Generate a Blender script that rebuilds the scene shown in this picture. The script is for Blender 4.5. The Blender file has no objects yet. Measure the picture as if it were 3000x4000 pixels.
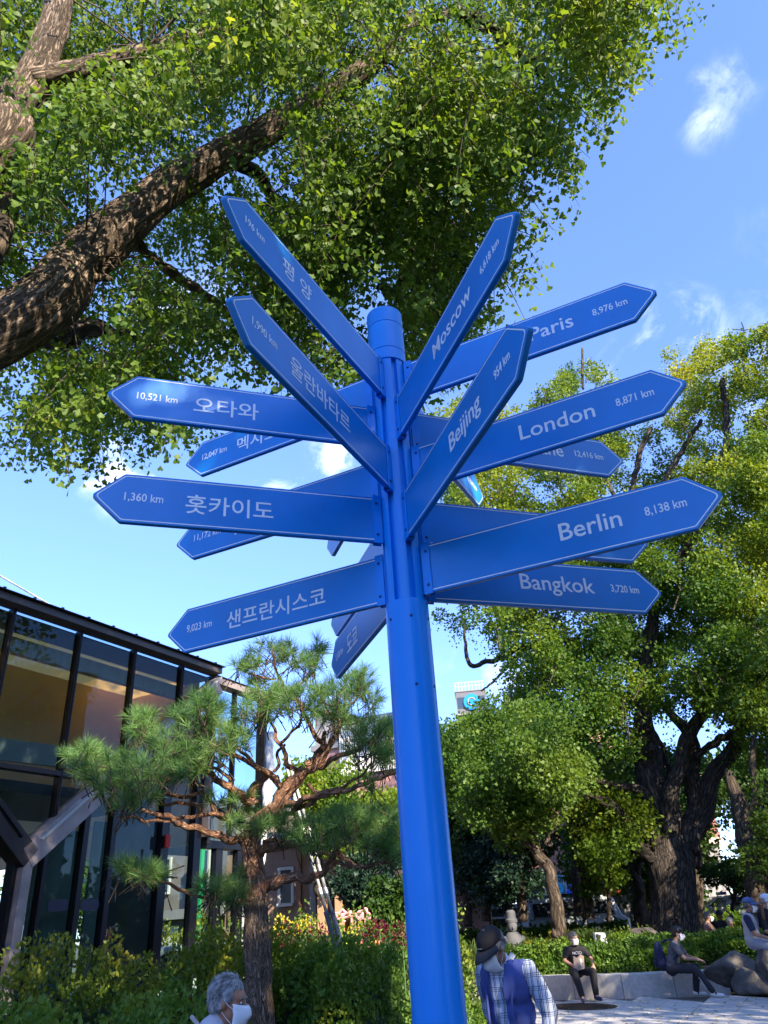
import bpy, bmesh, math, random
import numpy as np
from mathutils import Vector, Matrix, Euler, noise as mnoise

R_ = math.radians
rng = np.random.default_rng(11)
random.seed(5)
scene = bpy.context.scene
COL = scene.collection

# ------------------------------------------------------------------ camera
F_PX, PITCH, ROLL, EYE = 2898.0, 0.50513, 0.0672, 1.6
CF = np.array([0, math.cos(PITCH), math.sin(PITCH)])
_U = np.array([0, -math.sin(PITCH), math.cos(PITCH)]); _R = np.array([1.0, 0, 0])
CR = _R * math.cos(ROLL) - _U * math.sin(ROLL)
CU = _U * math.cos(ROLL) + _R * math.sin(ROLL)
EYEV = np.array([0, 0, EYE])
cam_d = bpy.data.cameras.new('camera'); cam = bpy.data.objects.new('camera', cam_d); COL.objects.link(cam)
cam_d.sensor_fit = 'VERTICAL'; cam_d.sensor_height = 34.6; cam_d.sensor_width = 25.95
cam_d.lens = 34.6 * F_PX / 4000
cam_d.clip_start = 0.05; cam_d.clip_end = 3000
cam.matrix_world = Matrix(((CR[0], CU[0], -CF[0], 0), (CR[1], CU[1], -CF[1], 0), (CR[2], CU[2], -CF[2], EYE), (0, 0, 0, 1)))
scene.camera = cam

# ------------------------------------------------------------------ light
SUN_AZ, SUN_EL = R_(147), R_(30)
world = bpy.data.worlds.new('World'); scene.world = world; world.use_nodes = True
wt = world.node_tree; wt.nodes.clear()
def N(t, kind, **kw):
    n = t.nodes.new(kind)
    for k, v in kw.items(): setattr(n, k, v)
    return n
sky = N(wt, 'ShaderNodeTexSky', sky_type='NISHITA', sun_disc=False, sun_elevation=SUN_EL, sun_rotation=SUN_AZ,
        air_density=1.05, dust_density=0.25, ozone_density=3.0, altitude=30)
SKY_STRENGTH = 0.15
out = N(wt, 'ShaderNodeOutputWorld'); bg = N(wt, 'ShaderNodeBackground'); bg.inputs['Strength'].default_value = SKY_STRENGTH
tc = N(wt, 'ShaderNodeTexCoord')
hs = N(wt, 'ShaderNodeHueSaturation'); hs.inputs['Saturation'].default_value = 1.10; hs.inputs['Hue'].default_value = 0.512
hs.inputs['Value'].default_value = 1.0
wt.links.new(sky.outputs[0], hs.inputs['Color'])
# wisps of cloud: ragged noise, gathered where the small clouds drift
nz = N(wt, 'ShaderNodeTexNoise'); nz.inputs['Scale'].default_value = 11; nz.inputs['Detail'].default_value = 9; nz.inputs['Roughness'].default_value = 0.62
nz.inputs['Distortion'].default_value = 0.5
wt.links.new(tc.outputs['Generated'], nz.inputs['Vector'])
def ray(px, py):
    d = CF * F_PX + CR * (px - 1500) + CU * (2000 - py)
    return d / np.linalg.norm(d)
mask = None
for (px, py, rad, st) in [(2765, 480, .040, .36), (2850, 330, .045, .28), (2740, 310, .02, .25), (2640, 1310, .08, .75), (2600, 1190, .02, .7), (2480, 1450, .06, .6),
                      (490, 1850, .075, .95), (330, 1870, .03, .5), (1310, 1770, .05, 1.0), (1080, 1890, .055, .6),
                      (1190, 2560, .03, .7), (1900, 2750, .10, .8), (700, 1250, .1, .5), (-900, 900, .3, .7), (4200, 1500, .4, .6), (1500, -3600, .35, .5), (1000, 5900, .5, .7)]:
    dv = ray(px, py)
    dn = N(wt, 'ShaderNodeVectorMath', operation='DISTANCE'); wt.links.new(tc.outputs['Generated'], dn.inputs[0]); dn.inputs[1].default_value = dv
    mr = N(wt, 'ShaderNodeMapRange'); mr.interpolation_type = 'SMOOTHSTEP'
    mr.inputs[1].default_value = rad; mr.inputs[2].default_value = 0; mr.inputs[3].default_value = 0; mr.inputs[4].default_value = st
    wt.links.new(dn.outputs['Value'], mr.inputs[0])
    if mask is None: mask = mr.outputs[0]
    else:
        mx = N(wt, 'ShaderNodeMath', operation='MAXIMUM'); wt.links.new(mask, mx.inputs[0]); wt.links.new(mr.outputs[0], mx.inputs[1]); mask = mx.outputs[0]
r1 = N(wt, 'ShaderNodeMapRange'); r1.interpolation_type = 'SMOOTHSTEP'; r1.inputs[1].default_value = .47; r1.inputs[2].default_value = .68; wt.links.new(nz.outputs[0], r1.inputs[0])
mr = N(wt, 'ShaderNodeMath', operation='MULTIPLY'); wt.links.new(r1.outputs[0], mr.inputs[0]); wt.links.new(mask, mr.inputs[1])
sz_ = N(wt, 'ShaderNodeSeparateXYZ'); wt.links.new(tc.outputs['Generated'], sz_.inputs[0])
ez = N(wt, 'ShaderNodeMapRange'); ez.interpolation_type = 'SMOOTHSTEP'; ez.inputs[1].default_value = -.05; ez.inputs[2].default_value = .85; wt.links.new(sz_.outputs[2], ez.inputs[0])
tint = N(wt, 'ShaderNodeMixRGB'); wt.links.new(ez.outputs[0], tint.inputs[0]); tint.inputs[1].default_value = (.46, .53, .86, 1); tint.inputs[2].default_value = (1, 1, 1, 1)
tm = N(wt, 'ShaderNodeMixRGB', blend_type='MULTIPLY'); tm.inputs[0].default_value = 1; wt.links.new(hs.outputs[0], tm.inputs[1]); wt.links.new(tint.outputs[0], tm.inputs[2])
mixc = N(wt, 'ShaderNodeMixRGB'); wt.links.new(mr.outputs[0], mixc.inputs[0]); wt.links.new(tm.outputs[0], mixc.inputs[1])
mixc.inputs[2].default_value = (4.6, 4.9, 5.4, 1)
wt.links.new(mixc.outputs[0], bg.inputs['Color']); wt.links.new(bg.outputs[0], out.inputs['Surface'])

sun_d = bpy.data.lights.new('sun', 'SUN'); sun_d.energy = 4.0; sun_d.angle = R_(0.53); sun_d.color = (1.0, 0.86, 0.66)
sun = bpy.data.objects.new('sun', sun_d); COL.objects.link(sun)
sv = Vector((math.sin(SUN_AZ) * math.cos(SUN_EL), math.cos(SUN_AZ) * math.cos(SUN_EL), math.sin(SUN_EL)))
sun.rotation_euler = sv.to_track_quat('Z', 'Y').to_euler()
sun.location = (20, -20, 30)
vs = scene.view_settings; vs.view_transform = 'Standard'; vs.look = 'None'; vs.gamma = 1; vs.exposure = 1.85
try: vs.use_curve_mapping = False
except Exception: pass
scene.cycles.max_bounces = 6; scene.cycles.transparent_max_bounces = 12; scene.cycles.diffuse_bounces = 3; scene.cycles.glossy_bounces = 3
scene.cycles.transmission_bounces = 4
scene.cycles.caustics_reflective = False; scene.cycles.caustics_refractive = False
scene.cycles.use_denoising = True
scene.cycles.sample_clamp_indirect = 6

# ------------------------------------------------------------------ helpers
def at_dist(px, py, h):
    d = ray(px, py); return EYEV + d * h / math.hypot(d[0], d[1])
def at_Y(px, py, Y):
    d = ray(px, py); return EYEV + d * Y / d[1]
def along(px, py, t): return EYEV + ray(px, py) * t
def link(o, parent=None):
    COL.objects.link(o)
    if parent is not None: o.parent = parent
    return o
def tag(o, label=None, cat=None, group=None, kind=None):
    if label: o['label'] = label
    if cat: o['category'] = cat
    if group: o['group'] = group
    if kind: o['kind'] = kind
    return o
def empty(name, label, cat, loc=(0, 0, 0), rz=0.0, group=None):
    o = bpy.data.objects.new(name, None); COL.objects.link(o); o.location = loc; o.rotation_euler = (0, 0, rz)
    o.empty_display_size = 0.2
    return tag(o, label, cat, group)
class MB:
    """collects shapes, then becomes ONE mesh object"""
    def __init__(s): s.v = []; s.f = []; s.m = []; s.cur = 0
    def add(s, vs, fs):
        b = len(s.v); s.v += [tuple(v) for v in vs]; s.f += [tuple(i + b for i in f) for f in fs]; s.m += [s.cur] * len(fs); return s
    def box(s, c, d, M=None):
        x, y, z = [k / 2 for k in d]
        vs = [Vector((sx * x, sy * y, sz * z)) for sz in (-1, 1) for sy in (-1, 1) for sx in (-1, 1)]
        if M is not None: vs = [M @ v for v in vs]
        vs = [v + Vector(c) for v in vs]
        return s.add(vs, [(0, 2, 3, 1), (4, 5, 7, 6), (0, 1, 5, 4), (2, 6, 7, 3), (0, 4, 6, 2), (1, 3, 7, 5)])
    def tube(s, pts, rad, seg=8, cap=True, twist=0.0):
        pts = [Vector(p) for p in pts]; n = len(pts)
        if not hasattr(rad, '__len__'): rad = [rad] * n
        t0 = (pts[1] - pts[0]).normalized(); up = Vector((0, 0, 1)) if abs(t0.z) < .9 else Vector((1, 0, 0))
        a = t0.cross(up).normalized(); vs = []
        for i, p in enumerate(pts):
            t = (pts[min(i + 1, n - 1)] - pts[max(i - 1, 0)]).normalized()
            a = (a - t * a.dot(t)).normalized(); b = t.cross(a)
            for k in range(seg):
                w = 2 * math.pi * k / seg + twist
                vs.append(p + (a * math.cos(w) + b * math.sin(w)) * rad[i])
        fs = [(i * seg + k, i * seg + (k + 1) % seg, (i + 1) * seg + (k + 1) % seg, (i + 1) * seg + k) for i in range(n - 1) for k in range(seg)]
        if cap: fs += [tuple(range(seg - 1, -1, -1)), tuple((n - 1) * seg + k for k in range(seg))]
        return s.add(vs, fs)
    def cyl(s, c0, c1, r, seg=24): return s.tube([c0, c1], r, seg)
    def lathe(s, prof, c=(0, 0, 0), seg=32):
        vs = [(c[0] + r * math.cos(2 * math.pi * k / seg), c[1] + r * math.sin(2 * math.pi * k / seg), c[2] + z) for r, z in prof for k in range(seg)]
        n = len(prof)
        fs = [(i * seg + k, i * seg + (k + 1) % seg, (i + 1) * seg + (k + 1) % seg, (i + 1) * seg + k) for i in range(n - 1) for k in range(seg)]
        fs += [tuple(range(seg - 1, -1, -1)), tuple((n - 1) * seg + k for k in range(seg))]
        return s.add(vs, fs)
    def prism(s, poly, y0, y1, M=None):
        """poly in (x,z), extruded along y"""
        n = len(poly); vs = [Vector((x, y0, z)) for x, z in poly] + [Vector((x, y1, z)) for x, z in poly]
        if M is not None: vs = [M @ v for v in vs]
        return s.add(vs, [tuple(range(n)), tuple(range(2 * n - 1, n - 1, -1))] + [(i, n + i, n + (i + 1) % n, (i + 1) % n) for i in range(n)])
    def ell(s, c, r, M=None, seg=14, rings=9):
        vs = [Vector((0, 0, -1))]
        for i in range(1, rings):
            a = math.pi * i / rings - math.pi / 2
            for k in range(seg):
                b = 2 * math.pi * k / seg; vs.append(Vector((math.cos(a) * math.cos(b), math.cos(a) * math.sin(b), math.sin(a))))
        vs.append(Vector((0, 0, 1)))
        vs = [Vector((v.x * r[0], v.y * r[1], v.z * r[2])) for v in vs]
        if M is not None: vs = [M @ v for v in vs]
        vs = [v + Vector(c) for v in vs]
        fs = [(0, 1 + (k + 1) % seg, 1 + k) for k in range(seg)]
        for i in range(rings - 2):
            fs += [(1 + i * seg + k, 1 + i * seg + (k + 1) % seg, 1 + (i + 1) * seg + (k + 1) % seg, 1 + (i + 1) * seg + k) for k in range(seg)]
        l = len(vs) - 1; o = 1 + (rings - 2) * seg
        fs += [(l, o + k, o + (k + 1) % seg) for k in range(seg)]
        return s.add(vs, fs)
    def caps(s, p0, p1, r0, r1, seg=12):
        p0 = Vector(p0); p1 = Vector(p1); s.ell(p0, (r0,) * 3, seg=seg, rings=8); s.ell(p1, (r1,) * 3, seg=seg, rings=8)
        if (p1 - p0).length > 1e-5: s.tube([p0, p1], [r0, r1], seg)
        return s
    def build(s, name, mat, parent=None, smooth=False, bevel=0, label=None):
        me = bpy.data.meshes.new(name); me.from_pydata(s.v, [], s.f)
        for m in (mat if isinstance(mat, (list, tuple)) else [mat]): me.materials.append(m)
        if any(s.m): me.polygons.foreach_set('material_index', s.m)
        me.update()
        if smooth: me.polygons.foreach_set('use_smooth', [True] * len(me.polygons))
        o = bpy.data.objects.new(name, me); link(o, parent)
        if smooth == 'auto':
            e = o.modifiers.new('edges', 'EDGE_SPLIT'); e.split_angle = R_(38)
        if bevel:
            b = o.modifiers.new('bevel', 'BEVEL'); b.width = bevel; b.segments = 2; b.limit_method = 'ANGLE'
        if label: o['label'] = label
        return o
def copy_tree(o, parent=None, **over):
    c = o.copy(); COL.objects.link(c); c.parent = parent
    for ch in [k for k in CHILDREN.get(o.name, [])]: pass
    return c
CHILDREN = {}
def np_mesh(name, V, Fc, mat, parent=None, rnd=None, smooth=False):
    """V (n,3) float, Fc (m,k) int with k constant; rnd per-face value kept as attribute"""
    me = bpy.data.meshes.new(name); n = len(V); m, k = Fc.shape
    me.vertices.add(n); me.vertices.foreach_set('co', V.astype(np.float32).ravel())
    me.loops.add(m * k); me.loops.foreach_set('vertex_index', Fc.astype(np.int32).ravel())
    me.polygons.add(m); me.polygons.foreach_set('loop_start', np.arange(0, m * k, k, dtype=np.int32))
    me.update(calc_edges=True)
    if rnd is not None:
        a = me.attributes.new('rnd', 'FLOAT', 'FACE'); a.data.foreach_set('value', rnd.astype(np.float32))
    if smooth: me.polygons.foreach_set('use_smooth', np.ones(m, dtype=bool))
    me.materials.append(mat); me.validate()
    return link(bpy.data.objects.new(name, me), parent)

# ------------------------------------------------------------------ materials
MATS = {}
def mat(name, col, rough=0.6, metal=0.0, bump=0.0, bscale=20.0, var=0.0, vscale=3.0, col2=None, spec=0.5, coat=0.0, stretch=None, emit=None, bdist=0.01):
    if name in MATS: return MATS[name]
    m = bpy.data.materials.new(name); m.use_nodes = True; t = m.node_tree; b = t.nodes['Principled BSDF']
    b.inputs['Base Color'].default_value = (*col, 1); b.inputs['Roughness'].default_value = rough; b.inputs['Metallic'].default_value = metal
    b.inputs['Specular IOR Level'].default_value = spec; b.inputs['Coat Weight'].default_value = coat; b.inputs['Coat Roughness'].default_value = 0.2
    tcn = N(t, 'ShaderNodeTexCoord'); vec = tcn.outputs['Object']
    if stretch:
        mp = N(t, 'ShaderNodeMapping'); mp.inputs['Scale'].default_value = stretch; t.links.new(vec, mp.inputs[0]); vec = mp.outputs[0]
    if var or col2:
        n = N(t, 'ShaderNodeTexNoise'); n.inputs['Scale'].default_value = vscale; n.inputs['Detail'].default_value = 6; n.inputs['Roughness'].default_value = .6
        t.links.new(vec, n.inputs['Vector'])
        r = N(t, 'ShaderNodeValToRGB'); r.color_ramp.elements[0].position = .32; r.color_ramp.elements[1].position = .68
        c2 = col2 if col2 else tuple(min(1, c * (1 + var)) for c in col)
        c1 = col if col2 else tuple(c * (1 - var) for c in col)
        r.color_ramp.elements[0].color = (*c1, 1); r.color_ramp.elements[1].color = (*c2, 1)
        t.links.new(n.outputs[0], r.inputs[0]); t.links.new(r.outputs[0], b.inputs['Base Color'])
    if bump:
        n = N(t, 'ShaderNodeTexNoise'); n.inputs['Scale'].default_value = bscale; n.inputs['Detail'].default_value = 5
        t.links.new(vec, n.inputs['Vector']); bp = N(t, 'ShaderNodeBump'); bp.inputs['Strength'].default_value = bump; bp.inputs['Distance'].default_value = bdist
        t.links.new(n.outputs[0], bp.inputs['Height']); t.links.new(bp.outputs[0], b.inputs['Normal'])
    MATS[name] = m; return m
def leaf_mat(name, cols, trans=0.42, rough=0.5, spec=0.35, vs_=0.55):
    """cols: list of (pos, rgb) picked by a random number per leaf plus slow drift through the crown"""
    m = bpy.data.materials.new(name); m.use_nodes = True; t = m.node_tree; b = t.nodes['Principled BSDF']; o = t.nodes['Material Output']
    at = N(t, 'ShaderNodeAttribute', attribute_name='rnd'); tcn = N(t, 'ShaderNodeTexCoord')
    n = N(t, 'ShaderNodeTexNoise'); n.inputs['Scale'].default_value = vs_; n.inputs['Detail'].default_value = 3
    t.links.new(tcn.outputs['Object'], n.inputs['Vector'])
    a1 = N(t, 'ShaderNodeMath', operation='MULTIPLY_ADD'); t.links.new(at.outputs['Fac'], a1.inputs[0]); a1.inputs[1].default_value = .62
    s1 = N(t, 'ShaderNodeMath', operation='MULTIPLY_ADD'); t.links.new(n.outputs[0], s1.inputs[0]); s1.inputs[1].default_value = 1.3; s1.inputs[2].default_value = -.46
    t.links.new(s1.outputs[0], a1.inputs[2])
    r = N(t, 'ShaderNodeValToRGB'); els = r.color_ramp.elements
    while len(els) < len(cols): els.new(.5)
    for e, (p, c) in zip(els, cols): e.position = p; e.color = (*c, 1)
    t.links.new(a1.outputs[0], r.inputs[0]); t.links.new(r.outputs[0], b.inputs['Base Color'])
    b.inputs['Roughness'].default_value = rough; b.inputs['Specular IOR Level'].default_value = spec
    tr = N(t, 'ShaderNodeBsdfTranslucent'); g = N(t, 'ShaderNodeMixRGB', blend_type='MULTIPLY'); g.inputs[0].default_value = 1
    g.inputs[2].default_value = (1.5, 1.35, .5, 1); t.links.new(r.outputs[0], g.inputs[1]); t.links.new(g.outputs[0], tr.inputs['Color'])
    mx = N(t, 'ShaderNodeMixShader'); mx.inputs[0].default_value = trans
    t.links.new(b.outputs[0], mx.inputs[1]); t.links.new(tr.outputs[0], mx.inputs[2]); t.links.new(mx.outputs[0], o.inputs['Surface'])
    MATS[name] = m; return m
def bark_mat(name, c1, c2, scale=9.0, stretch=(1, 1, .22), bump=0.9, dist=0.03):
    m = bpy.data.materials.new(name); m.use_nodes = True; t = m.node_tree; b = t.nodes['Principled BSDF']
    at = N(t, 'ShaderNodeAttribute', attribute_name='barkuv')
    n = N(t, 'ShaderNodeTexNoise'); n.inputs['Scale'].default_value = scale; n.inputs['Detail'].default_value = 8; n.inputs['Roughness'].default_value = .7; n.inputs['Distortion'].default_value = 1.2
    v = N(t, 'ShaderNodeTexVoronoi', feature='DISTANCE_TO_EDGE'); v.inputs['Scale'].default_value = scale * 1.3
    nd = N(t, 'ShaderNodeVectorMath', operation='ADD'); t.links.new(at.outputs['Vector'], n.inputs['Vector'])
    sc = N(t, 'ShaderNodeVectorMath', operation='SCALE'); sc.inputs['Scale'].default_value = .22; t.links.new(n.outputs['Color'], sc.inputs[0])
    t.links.new(at.outputs['Vector'], nd.inputs[0]); t.links.new(sc.outputs[0], nd.inputs[1]); t.links.new(nd.outputs[0], v.inputs['Vector'])
    mr = N(t, 'ShaderNodeMapRange'); mr.inputs[1].default_value = 0; mr.inputs[2].default_value = .22; t.links.new(v.outputs['Distance'], mr.inputs[0])
    mu = N(t, 'ShaderNodeMath', operation='MULTIPLY_ADD'); t.links.new(mr.outputs[0], mu.inputs[0]); mu.inputs[1].default_value = .6
    m2 = N(t, 'ShaderNodeMath', operation='MULTIPLY'); t.links.new(n.outputs[0], m2.inputs[0]); m2.inputs[1].default_value = .6; t.links.new(m2.outputs[0], mu.inputs[2])
    r = N(t, 'ShaderNodeValToRGB'); r.color_ramp.elements[0].position = .25; r.color_ramp.elements[0].color = (*c1, 1); r.color_ramp.elements[1].position = .85; r.color_ramp.elements[1].color = (*c2, 1)
    t.links.new(mu.outputs[0], r.inputs[0]); t.links.new(r.outputs[0], b.inputs['Base Color'])
    bp = N(t, 'ShaderNodeBump'); bp.inputs['Strength'].default_value = bump; bp.inputs['Distance'].default_value = dist
    t.links.new(mu.outputs[0], bp.inputs['Height']); t.links.new(bp.outputs[0], b.inputs['Normal'])
    b.inputs['Roughness'].default_value = .9; b.inputs['Specular IOR Level'].default_value = .2
    MATS[name] = m; return m
def catmull(P, n):
    P = [np.array(p, float) for p in P]; Q = [2 * P[0] - P[1]] + P + [2 * P[-1] - P[-2]]; out = []
    for i in range(len(P) - 1):
        a, b, c, d = Q[i:i + 4]
        for k in range(n):
            t = k / n; out.append(.5 * ((2 * b) + (-a + c) * t + (2 * a - 5 * b + 4 * c - d) * t * t + (-a + 3 * b - 3 * c + d) * t ** 3))
    out.append(P[-1]); return np.array(out)
def limb(name, pts, rad, m, parent, seg=14, n=8, rough=.10, furrow=0.0, wob=0.03, rs=1.0, flute=0.0):
    """tapered limb with an uneven, furrowed surface; barkuv runs round and along it"""
    C = catmull(pts, n); rr = catmull([(r, 0, 0) for r in rad], n)[:, 0]; L = len(C)
    s = np.concatenate([[0], np.cumsum(np.linalg.norm(np.diff(C, axis=0), axis=1))])
    V = np.zeros((L, seg, 3)); UV = np.zeros((L, seg, 3)); t = C[1] - C[0]; t /= np.linalg.norm(t)
    a = np.cross(t, [0, 0, 1.0] if abs(t[2]) < .9 else [1.0, 0, 0]); a /= np.linalg.norm(a); ph = rng.random() * 50
    r0 = max(rad)
    for i in range(L):
        t = C[min(i + 1, L - 1)] - C[max(i - 1, 0)]; t /= np.linalg.norm(t); a = a - t * (a @ t); a /= np.linalg.norm(a); b = np.cross(t, a)
        if wob and 0 < i < L - 1: C[i] = C[i] + a * wob * rr[i] * 2 * mnoise.noise((s[i] * 1.7 / max(r0, .05) * .25, ph, 0)) + b * wob * rr[i] * 2 * mnoise.noise((s[i] * 1.7 / max(r0, .05) * .25, ph, 9))
        for k in range(seg):
            w = 2 * math.pi * k / seg; cx, sx = math.cos(w), math.sin(w)
            q = 1 + rough * mnoise.noise((cx * 1.5 + ph, sx * 1.5, s[i] / r0 * .8)) * 2
            if furrow:
                q += furrow * (abs(mnoise.noise((cx * 5 + ph, sx * 5, s[i] / r0 * .55))) * 2 - .5)
                q += furrow * .5 * mnoise.noise((cx * 11 + ph, sx * 11, s[i] / r0 * 1.6))
            if flute: q += flute * math.sin(w * 5 + ph) * max(0, 1 - i / L * 1.6)
            V[i, k] = C[i] + (a * cx + b * sx) * rr[i] * q
            UV[i, k] = (cx * r0 * rs, sx * r0 * rs, s[i] * .30 * rs)
    idx = np.arange(L * seg).reshape(L, seg); nx = np.roll(idx, -1, axis=1)
    Fq = np.stack([idx[:-1], nx[:-1], nx[1:], idx[1:]], -1).reshape(-1, 4)
    Vf = V.reshape(-1, 3); U = UV.reshape(-1, 3)
    # end caps as small fans of quads
    tip = len(Vf); Vf = np.vstack([Vf, C[-1:], C[:1]]); U = np.vstack([U, U[-1:], U[:1]])
    e = [(idx[-1, k], idx[-1, (k + 1) % seg], tip, tip) for k in range(0)]
    o = np_mesh(name, Vf, Fq, m, parent, smooth=True); me = o.data
    at = me.attributes.new('barkuv', 'FLOAT_VECTOR', 'POINT'); at.data.foreach_set('vector', U.astype(np.float32).ravel())
    bm = bmesh.new(); bm.from_mesh(me)
    bm.verts.ensure_lookup_table()
    for ring in (idx[0][::-1], idx[-1]):
        try: bm.faces.new([bm.verts[int(q)] for q in ring])
        except ValueError: pass
    bm.to_mesh(me); bm.free()
    return o
def basis(D, spin):
    """orthonormal frames: D (n,3) unit directions -> X, D, Z"""
    up = np.tile(np.array([0, 0, 1.0]), (len(D), 1)); bad = np.abs(D[:, 2]) > .95; up[bad] = [1, 0, 0]
    X = np.cross(D, up); X /= np.linalg.norm(X, axis=1, keepdims=True); Z = np.cross(X, D)
    c, s = np.cos(spin)[:, None], np.sin(spin)[:, None]
    return X * c + Z * s, Z * c - X * s
GINKGO = (np.array([(0, 0, 0), (-.52, .62, .10), (-.30, .92, .03), (0, .80, -.02), (.30, .92, .03), (.52, .62, .10)]), np.array([(0, 2, 1), (0, 3, 2), (0, 4, 3), (0, 5, 4)]))
OVAL = (np.array([(0, 0, 0), (-.3, .5, .08), (0, 1, -.05), (.3, .5, .08)]), np.array([(0, 2, 1), (0, 3, 2)]))
FAN = (np.array([(0, 0, 0), (-.45, .75, .08), (0, .95, -.03), (.45, .75, .08)]), np.array([(0, 2, 1), (0, 3, 2)]))
def leaves(name, P, D, size, shape, m, parent=None, spin=None, rnd=None):
    n = len(P); D = D / np.linalg.norm(D, axis=1, keepdims=True); spin = rng.random(n) * 6.283 if spin is None else spin
    X, Z = basis(D, spin); S, Fc = shape; size = np.broadcast_to(size, (n,))
    V = P[:, None, :] + size[:, None, None] * (S[None, :, 0, None] * X[:, None, :] + S[None, :, 1, None] * D[:, None, :] + S[None, :, 2, None] * Z[:, None, :])
    Fa = (Fc[None] + (np.arange(n) * len(S))[:, None, None]).reshape(-1, 3)
    rnd = rng.random(n) if rnd is None else rnd
    return np_mesh(name, V.reshape(-1, 3), Fa, m, parent, rnd=np.repeat(rnd, len(Fc)))
def rdir(n, bias=(0, 0, 0)):
    d = rng.normal(size=(n, 3)); d /= np.linalg.norm(d, axis=1, keepdims=True); return d + np.array(bias)
def in_poly(x, y, poly):
    inside = np.zeros(len(x), bool); j = len(poly) - 1
    for i in range(len(poly)):
        xi, yi = poly[i]; xj, yj = poly[j]
        c = ((yi > y) != (yj > y)) & (x < (xj - xi) * (y - yi) / (yj - yi + 1e-9) + xi); inside ^= c; j = i
    return inside
def text_mesh(name, body, size, m, parent, M, align='LEFT', extr=0.0006, bold=0.0):
    c = bpy.data.curves.new(name, 'FONT'); c.body = body; c.size = size; c.align_x = align; c.extrude = extr; c.offset = bold; c.resolution_u = 3
    o = bpy.data.objects.new(name + '_tmp', c); COL.objects.link(o); bpy.context.view_layer.update()
    me = bpy.data.meshes.new_from_object(o.evaluated_get(bpy.context.evaluated_depsgraph_get()))
    bpy.data.objects.remove(o); bpy.data.curves.remove(c)
    xs = [v.co.x for v in me.vertices]; ys = [v.co.y for v in me.vertices]
    me.materials.clear(); me.materials.append(m); me.name = name
    return me, (min(xs), max(xs), min(ys), max(ys))

# ------------------------------------------------------------------ signpost
blue = mat('sign_blue', (.000, .225, .66), rough=.40, spec=.4, coat=.3, var=.10, vscale=3, bump=.03, bscale=60)
blue_pole = mat('pole_blue', (.000, .245, .78), rough=.34, spec=.35, coat=.15, var=.04, vscale=2)
white_print = mat('white_print', (.92, .92, .92), rough=.4)
steel_dark = mat('screw_steel', (.02, .06, .2), rough=.35, metal=.6)
PX, PY = 0.0638, 2.7
post = empty('signpost', 'tall blue signpost with pointed city distance blades, standing at the centre of the plaza', 'signpost', (PX, PY, 0))
m = MB(); m.lathe([(.16, 0), (.16, .014), (.1, .016), (.083, .02), (.083, 2.665), (.0815, 2.672)], seg=64); pole = m.build('pole', blue_pole, post, smooth='auto')
m = MB(); m.lathe([(.060, 2.66), (.060, 3.86)], seg=48); m.build('inner_column', blue_pole, post, smooth='auto')
# eight ribs between the slots
def rib(a0, a1, r0, r1, z0, z1, k=7):
    prof = [(r1 * math.sin(a0 + (a1 - a0) * i / k), r1 * math.cos(a0 + (a1 - a0) * i / k)) for i in range(k + 1)]
    prof += [(r0 * math.sin(a1 - (a1 - a0) * i / k), r0 * math.cos(a1 - (a1 - a0) * i / k)) for i in range(k + 1)]
    n = len(prof); vs_ = [(x, y, z0) for x, y in prof] + [(x, y, z1) for x, y in prof]
    b = MB(); b.add(vs_, [tuple(range(n - 1, -1, -1)), tuple(range(n, 2 * n))] + [(i, (i + 1) % n, n + (i + 1) % n, n + i) for i in range(n)]); return b
for k in range(8):
    a = R_(25.4 + 45 * k + 22.5)
    rib(a - R_(13.5), a + R_(13.5), .058, .0795, 2.655, 3.862).build('column_rib', blue_pole, post, smooth='auto', bevel=.0012)
for z0, z1 in ((3.852, 3.915), (3.919, 4.075), (4.079, 4.165)):
    m = MB(); m.lathe([(.0845, z0), (.0845, z1)], seg=64); m.build('cap_ring', blue_pole, post, smooth='auto')
m = MB(); m.lathe([(.080, 3.90), (.080, 4.163)], seg=48); m.build('cap_core', blue_pole, post, smooth='auto')
def screw_mb(c, nrm, r=.0058):
    c = Vector(c); nrm = Vector(nrm); b = MB(); b.tube([c - nrm * .002, c + nrm * .002, c + nrm * .0035], [r, r, r * .75], 14); b.tube([c + nrm * .0035, c + nrm * .0037], [r * .35, r * .3], 6); return b
for az, z in ((172, 2.60), (172, 2.34), (112, 2.60), (112, 2.34), (232, 2.60)):
    nrm = Vector((math.sin(R_(az)), math.cos(R_(az)), 0)); screw_mb(nrm * .0825 + Vector((0, 0, z)), nrm).build('screw', steel_dark, post, smooth='auto')
L_, H_, S_, RI = 1.1917, .2068, .1053, .1157
def rounded(poly, rads, k=5):
    out = []; n = len(poly)
    for i, r in enumerate(rads):
        p = Vector(poly[i]); a = (Vector(poly[i - 1]) - p).normalized(); b = (Vector(poly[(i + 1) % n]) - p).normalized()
        if r < 1e-4: out.append(tuple(p)); continue
        ang = a.angle(b); d = min(r / math.tan(ang / 2), .05); cc = p + (a + b).normalized() * (r / math.sin(ang / 2))
        s = p + a * d; e = p + b * d
        for q in range(k + 1):
            v = (s.lerp(e, q / k) - cc).normalized() * r + cc; out.append(tuple(v))
    return out
def outline(ins):
    u0, u1, u2, h = RI + (.0 if ins else -.0), L_ - S_ - ins * .42, L_ + .004 - ins * 1.45, H_ / 2 - ins
    return rounded([(u0, -h), (u1, -h), (u2, 0), (u1, h), (u0, h)], [0, .016, .014, .016, 0])
shape_out = outline(0.0); shape_mid = outline(.0022)
b_out, b_in = outline(.0088), outline(.0128)
blade_me = None; border_me = None
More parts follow.
